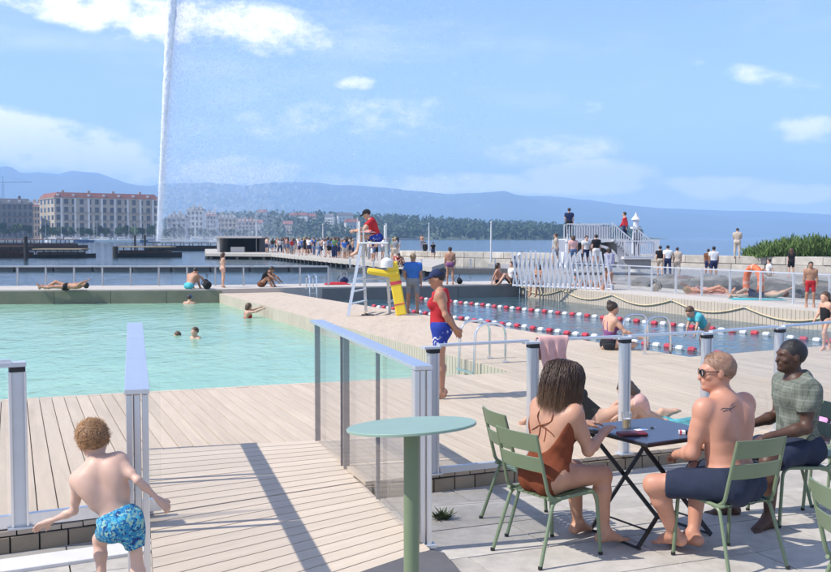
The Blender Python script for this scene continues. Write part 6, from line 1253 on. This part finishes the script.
# ---------------------------------------------------------------- middle ground
def face_to(dx, dy): return math.atan2(dy, dx) - math.pi / 2
STAND = dict(); 
def pos(nm, H, **k):
    """stock poses"""
    s = H / 1.72
    d = {'stand': dict(armL=((-.16, .02, -1), (-.02, .12, -1)), armR=((.16, .02, -1), (.02, .12, -1))),
         'relaxed': dict(armL=((-.2, -.1, -1), (.25, .5, -.8)), armR=((.16, .05, -1), (.02, .12, -1)), legL=((-.12, .1, -1), (-.02, -.1, -1))),
         'akimbo': dict(armL=((-.55, -.25, -.8), (.65, .3, -.5)), armR=((.55, -.25, -.8), (-.65, .3, -.5))),
         'walk': dict(armL=((-.15, -.35, -1), (-.02, .1, -1)), armR=((.15, .35, -1), (.02, .5, -.8)), legL=((-.05, .38, -1), (0, .0, -1)), legR=((.05, -.22, -1), (0, -.5, -1)), footR=(0, .7, -.7)),
         'back': dict(armL=((-.22, -.28, -1), (.45, -.45, -.75)), armR=((.22, -.28, -1), (-.45, -.45, -.75))),
         'phone': dict(armL=((-.16, .15, -1), (.45, .75, .35)), armR=((.16, .15, -1), (-.45, .75, .35)), neck=(0, .5, 1), look=(0, 1, -.5)),
         'edge': dict(pelvis=(0, 0, .11 * s), spine=(0, .12, 1), armL=((-.2, .3, -1), (.1, .9, -.3)), armR=((.2, .3, -1), (-.1, .9, -.3)), legL=((-.1, 1, -.05), (-.03, .1, -1)), legR=((.1, 1, -.05), (.03, .1, -1))),
         'lean_sit': dict(pelvis=(0, 0, .11 * s), spine=(0, -.1, 1), armL=((-.3, -.5, -1), (-.1, -.3, -1)), armR=((.3, -.5, -1), (.1, -.3, -1)), legL=((-.1, .75, .65), (-.03, .6, -.8)), legR=((.1, .75, .65), (.03, .6, -.8)), footL=(0, 1, -.1), footR=(0, 1, -.1)),
         'hunch': dict(pelvis=(0, 0, .11 * s), spine=(0, .5, .85), look=(0, .8, -.6), neck=(0, .8, .6), armL=((-.15, .8, -.4), (.2, .6, -.5)), armR=((.15, .8, -.4), (-.2, .6, -.5)), legL=((-.15, .72, .68), (-.03, .35, -.93)), legR=((.15, .72, .68), (.03, .35, -.93)), footL=(0, 1, -.1), footR=(0, 1, -.1)),
         'lie': dict(pelvis=(0, 0, .12 * s), spine=(0, -1, .05), fwd=(0, 0, 1), look=(0, .1, 1), neck=(0, -1, .1), head_up=(0, -1, .3), armL=((-.6, -.5, .3), (.5, -.6, .3)), armR=((.4, .8, -.05), (.1, 1, -.05)), legL=((-.1, 1, -.02), (0, 1, -.03)), legR=((.1, .9, .35), (0, .9, -.42)), footL=(0, .3, .95), footR=(0, .6, .8)),
         'prone': dict(pelvis=(0, 0, .12 * s), spine=(0, 1, .25), fwd=(0, 0, -1), look=(0, 1, .1), neck=(0, 1, .5), head_up=(0, -.1, 1), armL=((-.4, .5, -.6), (.5, .8, -.05)), armR=((.4, .5, -.6), (-.5, .8, -.05)), legL=((-.08, -1, -.05), (0, -1, .02)), legR=((.08, -1, -.05), (0, -.8, .5)), footL=(0, -1, -.3), footR=(0, -.5, 1)),
         'bend': dict(spine=(0, .75, .6), neck=(0, .8, .4), look=(0, .8, -.6), armL=((-.15, .3, -1), (0, .3, -1)), armR=((.15, .3, -1), (0, .3, -1))),
         'swim': dict(pelvis=(0, 0, -.42 * s), armL=((-.5, .4, -.6), (-.2, .9, .0)), armR=((.5, .4, -.6), (.2, .9, 0))),
         'reach': dict(pelvis=(0, 0, -.30 * s), spine=(.1, .1, 1), armL=((-.4, .7, .1), (.1, .9, .3)), armR=((.4, .7, .1), (-.1, .9, .3))),
         'side_sit': dict(pelvis=(0, 0, .11 * s), spine=(.05, .05, 1), armL=((-.25, .2, -1), (.1, .9, -.3)), armR=((.4, .55, -.75), (.1, .95, -.35)), legL=((-.5, .85, -.05), (.6, -.6, -.15)), legR=((.25, .95, -.02), (-.3, -.9, -.1)), footL=(.3, -.9, -.1), footR=(0, -1, -.1)),
         'high': dict(pelvis=(0, 0, .11 * s), spine=(0, .35, .95), look=(0, .9, -.45), neck=(0, .6, .9), armL=((-.2, .6, -.7), (.3, .85, -.2)), armR=((.2, .6, -.7), (-.3, .85, -.1)), legL=((-.1, .97, .08), (-.05, .25, -.95)), legR=((.1, .97, .08), (.05, .25, -.95)), footL=(0, 1, -.2), footR=(0, 1, -.2))}[nm]
    d = dict(d); d.update(k); return body(H, **d)
def npc(label, px, py, z, ph, pose_, dirv, sk, wr, vox=None, H=None, group=None, y=None, **k):
    """a person whose feet, seat or waterline show at (px, py); ph: height in photo pixels if standing"""
    c = P(px, py, z) if y is None else at(px, py, y); d = c.y; H = H or ph * d / F; vox = vox or max(.012, min(.05, d * .00075)); key = (pose_, round(H, 1), vox, tuple(sorted((a, str(b)) for a, b in k.items())))
    return person(label, c, face_to(*dirv), key, pos(pose_, H, face=vox < .02, hands=vox < .011, **k), vox, sk, [(q[0], q[1] if not isinstance(q[1], str) else (hairm(q[1]) if q[0] in ('short', 'long', 'bob', 'bun', 'pony') else cloth(q[1]))) for q in wr], group=group)
# standing lifeguard with her hands behind her back
o = npc('lifeguard in red tank top, blue shorts and navy cap standing with hands behind her back', 440.5, 397.5, ZD, 131, 'back', (-1, .08), 'tan', [('tank', 'red'), ('trunks', pattern_mat('guard_shorts', (.025, .05, .30), [(.6, .6, .65)], 9, thr=.60)), ('short', 'black'), ('cap', 'navy')], vox=.0095, female=True, look=(-.12, 1, -.25), bulk=1.12)
# seated lifeguard on the high chair
c = Vector(((sl_.x + sr_.x) / 2 + .08, LG0.y + .3, zs + .03)); o = P(372, 314, ZD)
k = pos('high', 1.70, bulk=1.05); person('lifeguard in red shirt and dark cap bent forward on the high chair', (c.x, o.y, zs + .03), face_to(-1, -.12), ('hg',), k, .016, 'fair', [('tshirt', cloth('red')), ('trunks', MATS['guard_shorts']), ('short', hairm('dark')), ('cap', cloth('black'))])
ct = at(366, 238, o.y - .3); cloth_heap('towel', 'pink and red towel draped over the high chair arm', 366, 300, ZD, .5, .3, .1, cloth('pink'), seed=12).location = (ct.x, o.y - .05, zs + .26)
npc('grey-haired person in blue shirt and grey shorts beside the lifeguard chair', 413, 313.5, ZD, 61, 'relaxed', (.15, 1), 'tan', [('tshirt', 'blue'), ('shorts', 'grey'), ('short', 'blond')], bulk=1.1)
npc('tanned man in dark swim briefs standing on the far platform edge', 450, 284.5, ZP, 38, 'stand', (.1, 1), 'tan', [('brief', 'purple'), ('short', 'dark')])
npc('slim woman in pale bikini standing at the basin corner', 223, 287.5, ZP, 35.5, 'relaxed', (.9, .4), 'fair', [('bikini_bottom', 'beige'), ('bikini_top', 'beige'), ('long', 'brown')], female=True)
npc('hunched bather in dark clothes sitting behind the basin', 262, 287, ZP, 0, 'hunch', (.9, -.2), 'olive', [('tshirt', 'black'), ('shorts', 'brown'), ('short', 'dark')], H=1.7)
npc('bather in turquoise shorts sitting with back turned on the basin edge', 189, 289, ZP, 0, 'hunch', (.5, 1), 'tan', [('trunks', 'turquoise'), ('short', 'dark')], H=1.65)
npc('sunbather in dark briefs lying flat on the far basin edge', 66, 290, ZP, 0, 'lie', (-1, .03), 'tan', [('brief', 'black'), ('short', 'black')], H=1.75)
npc('swimmer with blue cap seen from behind at the basin end', 189.5, 304, ZW, 0, 'swim', (0, 1), 'fair', [('cap', 'blue'), ('short', 'dark')], H=1.5)
npc('child swimmer with wet fair hair half out of the basin', 195.5, 338.5, ZW, 0, 'swim', (-.6, -1), 'fair', [('short', 'brown')], H=1.2, child=True)
npc('small swimmer with only the head above water beside the other child', 178, 341.5, ZW - .14, 0, 'swim', (-1, .2), 'fair', [('short', 'brown')], H=1.1, child=True)
npc('girl in red swimsuit holding on to the basin wall', 246.5, 316, ZW + .06, 0, 'reach', (1, .35), 'fair', [('swimsuit', 'red'), ('bob', 'brown')], H=1.35, female=True)
# right-hand basin
npc('woman with tied-up dark hair sitting on the deck edge of the lane basin', 609, 349.5, ZD, 0, 'side_sit', (.95, .25), 'fair', [('swimsuit', 'purple'), ('brief', 'black'), ('bun', 'dark')], H=1.62, vox=.012, female=True)
npc('child in turquoise swim shirt climbing out of the lane basin', 704, 356, ZD - .25, 46, 'bend', (-.9, -.4), 'fair', [('tshirt', 'turquoise'), ('short', 'brown')], child=True, H=1.15)
npc('girl in dark swimsuit walking along the basin end', 825, 350, ZD, 61, 'walk', (-.9, -.3), 'fair', [('swimsuit', 'black'), ('pony', 'brown')], child=True)
npc('boy in red shorts standing on the platform beside the railing', 810, 307.5, ZP, 46.5, 'stand', (-.3, -1), 'olive', [('shorts', 'red'), ('short', 'dark')], bulk=.9)
npc('bather sitting with legs over the platform edge beside the zigzag screen', 539, 285.5, ZP, 0, 'edge', (-.6, -.8), 'tan', [('brief', 'pink'), ('bikini_top', 'brown'), ('long', 'dark')], H=1.62, female=True)
npc('man with white cap sitting on the platform edge above the rope', 609, 289.5, ZP, 0, 'edge', (-.8, -.5), 'tan', [('trunks', 'white'), ('short', 'grey'), ('cap', 'white')], H=1.7)
npc('sunbather in orange top lying on the platform by the zigzag screen', 590, 287, ZP, 0, 'prone', (-.9, -.2), 'tan', [('bikini_top', 'orange'), ('bikini_bottom', 'orange'), ('bun', 'dark')], H=1.65, female=True)
npc('sunbather in navy shorts lying on the turquoise towel', 760, 299, ZP, 0, 'lie', (-.97, .25), 'pale', [('shorts', 'navy'), ('short', 'brown')], H=1.75)
npc('slim sunbather in pink lying on the pink towel', 707, 294.2, ZP, 0, 'lie', (.95, -.2), 'pink', [('swimsuit', 'pink'), ('long', 'blond')], H=1.6, female=True)
npc('person in white shirt sitting before the zigzag screen', 511, 284, ZP, 0, 'lean_sit', (-1, -.3), 'fair', [('tshirt', 'white'), ('shorts', 'black'), ('short', 'dark')], H=1.7)
npc('bather leaning back at the corner of the lane basin', 499, 284, ZP, 0, 'lean_sit', (1, -.3), 'tan', [('brief', 'black'), ('bob', 'dark')], H=1.6)
# on the quay
npc('person in pale dress standing behind the glass railing', 609, 280, .12, 33, 'relaxed', (-.3, 1), 'fair', [('dress', 'lilac'), ('long', 'dark')], female=True)
npc('man in black shirt and pale shorts walking along the quay', 660, 276.5, .12, 31, 'walk', (.2, 1), 'fair', [('tshirt', 'black'), ('shorts', 'beige'), ('short', 'black')], bulk=1.05)
npc('man in white shirt and navy trousers walking beside two friends', 667.5, 277, .12, 32, 'walk', (.1, 1), 'fair', [('tshirt', 'white'), ('pants', 'navy'), ('short', 'black')])
npc('man in beige clothes walking last of three on the quay', 677, 277, .12, 30, 'stand', (.2, 1), 'fair', [('tshirt', 'beige'), ('pants', 'beige'), ('short', 'dark')])
npc('man in white shirt and navy shorts seen from behind on the quay', 713.5, 280, .12, 34, 'stand', (.05, 1), 'olive', [('tshirt', 'white'), ('shorts', 'navy'), ('short', 'black')], bulk=1.05)
npc('person in brown shirt half hidden beside the white-shirted man', 708, 277.5, .12, 29, 'stand', (.4, 1), 'olive', [('tshirt', 'brown'), ('shorts', 'navy'), ('short', 'dark')])
npc('person in beige clothes standing on top of the seawall', 737, 258, .98, 30.5, 'phone', (.4, 1), 'fair', [('tshirt', 'beige'), ('pants', 'beige'), ('short', 'dark')])
npc('woman with long auburn hair in black before the reeds', 791, 277, .12, 29, 'stand', (.1, 1), 'fair', [('tshirt', 'black'), ('shorts', 'black'), ('long', 'auburn')], female=True)
npc('person in white shirt leaning against the seawall', 768, 276, .12, 0, 'lean_sit', (-1, .1), 'fair', [('tshirt', 'white'), ('pants', 'beige'), ('short', 'dark')], H=1.7)
npc('person in white top leaning at the seawall behind the zigzag screen', 516, 268, .3, 20, 'bend', (1, .4), 'fair', [('tshirt', 'white'), ('pants', 'navy'), ('short', 'dark')])
npc('person in black standing at the pier end by the seawall', 425, 258, ZQ, 16.5, 'stand', (.3, 1), 'fair', [('longshirt', 'black'), ('pants', 'black'), ('short', 'dark')])
npc('person in black leaning near another at the pier end', 433, 258.5, ZQ, 16.5, 'relaxed', (-.4, 1), 'fair', [('tshirt', 'black'), ('shorts', 'navy'), ('short', 'dark')])
npc('bare-chested man on the pier beside a pale post', 422, 249.5, ZQ, 15.5, 'stand', (-.5, -1), 'tan', [('trunks', 'grey'), ('short', 'dark')])
npc('red-shirted person crouching behind the lifeguard chair', 396, 266, ZQ, 0, 'hunch', (.5, -1), 'fair', [('tshirt', 'red'), ('shorts', 'navy'), ('short', 'dark')], H=1.75)
npc('tanned bather sitting beside the red-shirted person', 404, 266, ZQ, 0, 'hunch', (-.8, -.6), 'tan', [('trunks', 'black'), ('short', 'dark')], H=1.7)
# on and under the white terrace
npc('person in dark clothes leaning on the terrace balustrade', 569, 239, 0, 0, 'relaxed', (0, 1), 'fair', [('tshirt', 'navy'), ('pants', 'black'), ('short', 'dark')], y=55, H=1.72)
npc('person with red jacket climbing the terrace stairs', 624.5, 244, 0, 0, 'walk', (-1, .1), 'fair', [('longshirt', 'red'), ('pants', 'navy'), ('short', 'dark')], y=53.3, H=1.72)
npc('person in grey sitting low on the terrace stair landing', 637, 256, 0, 0, 'relaxed', (0, 1), 'fair', [('tshirt', 'grey'), ('pants', 'black'), ('short', 'dark')], y=53.4, H=1.5)
npc('person in white shirt standing under the terrace arch', 586, 268, 0, 0, 'stand', (.3, -1), 'fair', [('tshirt', 'white'), ('shorts', 'navy'), ('short', 'dark')], y=52, H=1.7)
npc('person in black and white under the terrace arch beside a white shirt', 596, 268, 0, 0, 'relaxed', (-.3, 1), 'fair', [('tshirt', 'black'), ('shorts', 'white'), ('short', 'black')], y=51.5, H=1.75)
npc('person in pale shirt with back turned near the screen bars', 573, 268, 0, 0, 'stand', (-.2, 1), 'fair', [('tshirt', 'pink'), ('shorts', 'denim'), ('bob', 'brown')], y=50, H=1.65)
npc('person in cream shirt at the outer end of the zigzag screen', 556, 267, 0, 0, 'walk', (-1, .2), 'fair', [('tshirt', 'beige'), ('shorts', 'grey'), ('short', 'brown')], y=50, H=1.7)
# behind the glass fence
npc('little girl in pink sitting on the deck behind the blue table', 646, 428, ZD, 0, 'hunch', (-.9, -.3), 'fair', [('tshirt', 'pink'), ('brief', 'pink'), ('bob', 'brown')], H=1.12, child=True, vox=.010)
npc('adult sunbather in dark swimsuit resting behind the seated woman', 596, 428, ZD, 0, 'lean_sit', (1, .1), 'fair', [('swimsuit', 'black'), ('bob', 'brown')], H=1.60, female=True, vox=.011, armL=((-.3, -.8, -.6), (-.1, -.6, -.7)), armR=((.3, -.8, -.6), (.1, -.6, -.7)), spine=(0, -.75, .65), legL=((-.1, 1, .05), (0, 1, -.06)), legR=((.1, .9, .4), (0, .85, -.5)))
# the crowd on the pier
g = random.Random(17); tops = ['white', 'white', 'navy', 'black', 'beige', 'grey', 'blue', 'lilac', 'denim', 'pink', 'green', 'red']; bots = ['navy', 'beige', 'black', 'white', 'denim', 'grey']; prev = set()
for i in range(105):
    px = g.uniform(262, 352) if i < 82 else g.uniform(352, 404); ey = np.interp(px, [q[0] for q in edge], [q[1] for q in edge]); by = np.interp(px, [205, 271, 357, 432], [249, 248.5, 250.5, 255]); py = ey - (ey - by) * g.uniform(.12, .8)
    tp, bt_ = g.choice(tops), g.choice(bots); ps = g.choice(['stand', 'relaxed', 'walk', 'akimbo', 'phone']); fem = g.random() < .5; H = g.choice([1.6, 1.7, 1.8]); bare = g.random() < .22
    lab = ('bare-chested person in %s shorts in the crowd on the pier' % bt_) if bare else ('person in %s top and %s shorts in the crowd on the pier' % (tp, bt_))
    npc(lab, px, py, ZQ, 0, ps, (g.gauss(0, 1), g.gauss(.3, 1)), g.choice(['fair', 'tan', 'pale', 'olive']), ([] if bare else [('tshirt', tp)]) + [('shorts' if g.random() < .6 or bare else 'pants', bt_), ('long' if fem else 'short', g.choice(['dark', 'brown', 'black', 'blond']))], H=H, vox=.05, group='crowd on the pier', female=False)
# ================================================================ the summer air between here and the mountains
hz = MB().box((0, 5100, 349), (26000, 11000, 704)).build('haze', None, smooth=0); tag(hz, 'pale blue summer haze over the lake', 'haze', kind='stuff')
hm = bpy.data.materials.new('haze_air'); hm.use_nodes = True; t_ = hm.node_tree; t_.nodes.clear(); pv = t_.nodes.new('ShaderNodeVolumePrincipled'); mo = t_.nodes.new('ShaderNodeOutputMaterial')
pv.inputs['Color'].default_value = (.46, .68, 1.0, 1); pv.inputs['Density'].default_value = .0002; pv.inputs['Anisotropy'].default_value = .0
t_.links.new(pv.outputs[0], mo.inputs['Volume']); hz.data.materials.append(hm)
hz.display_type = 'WIRE'
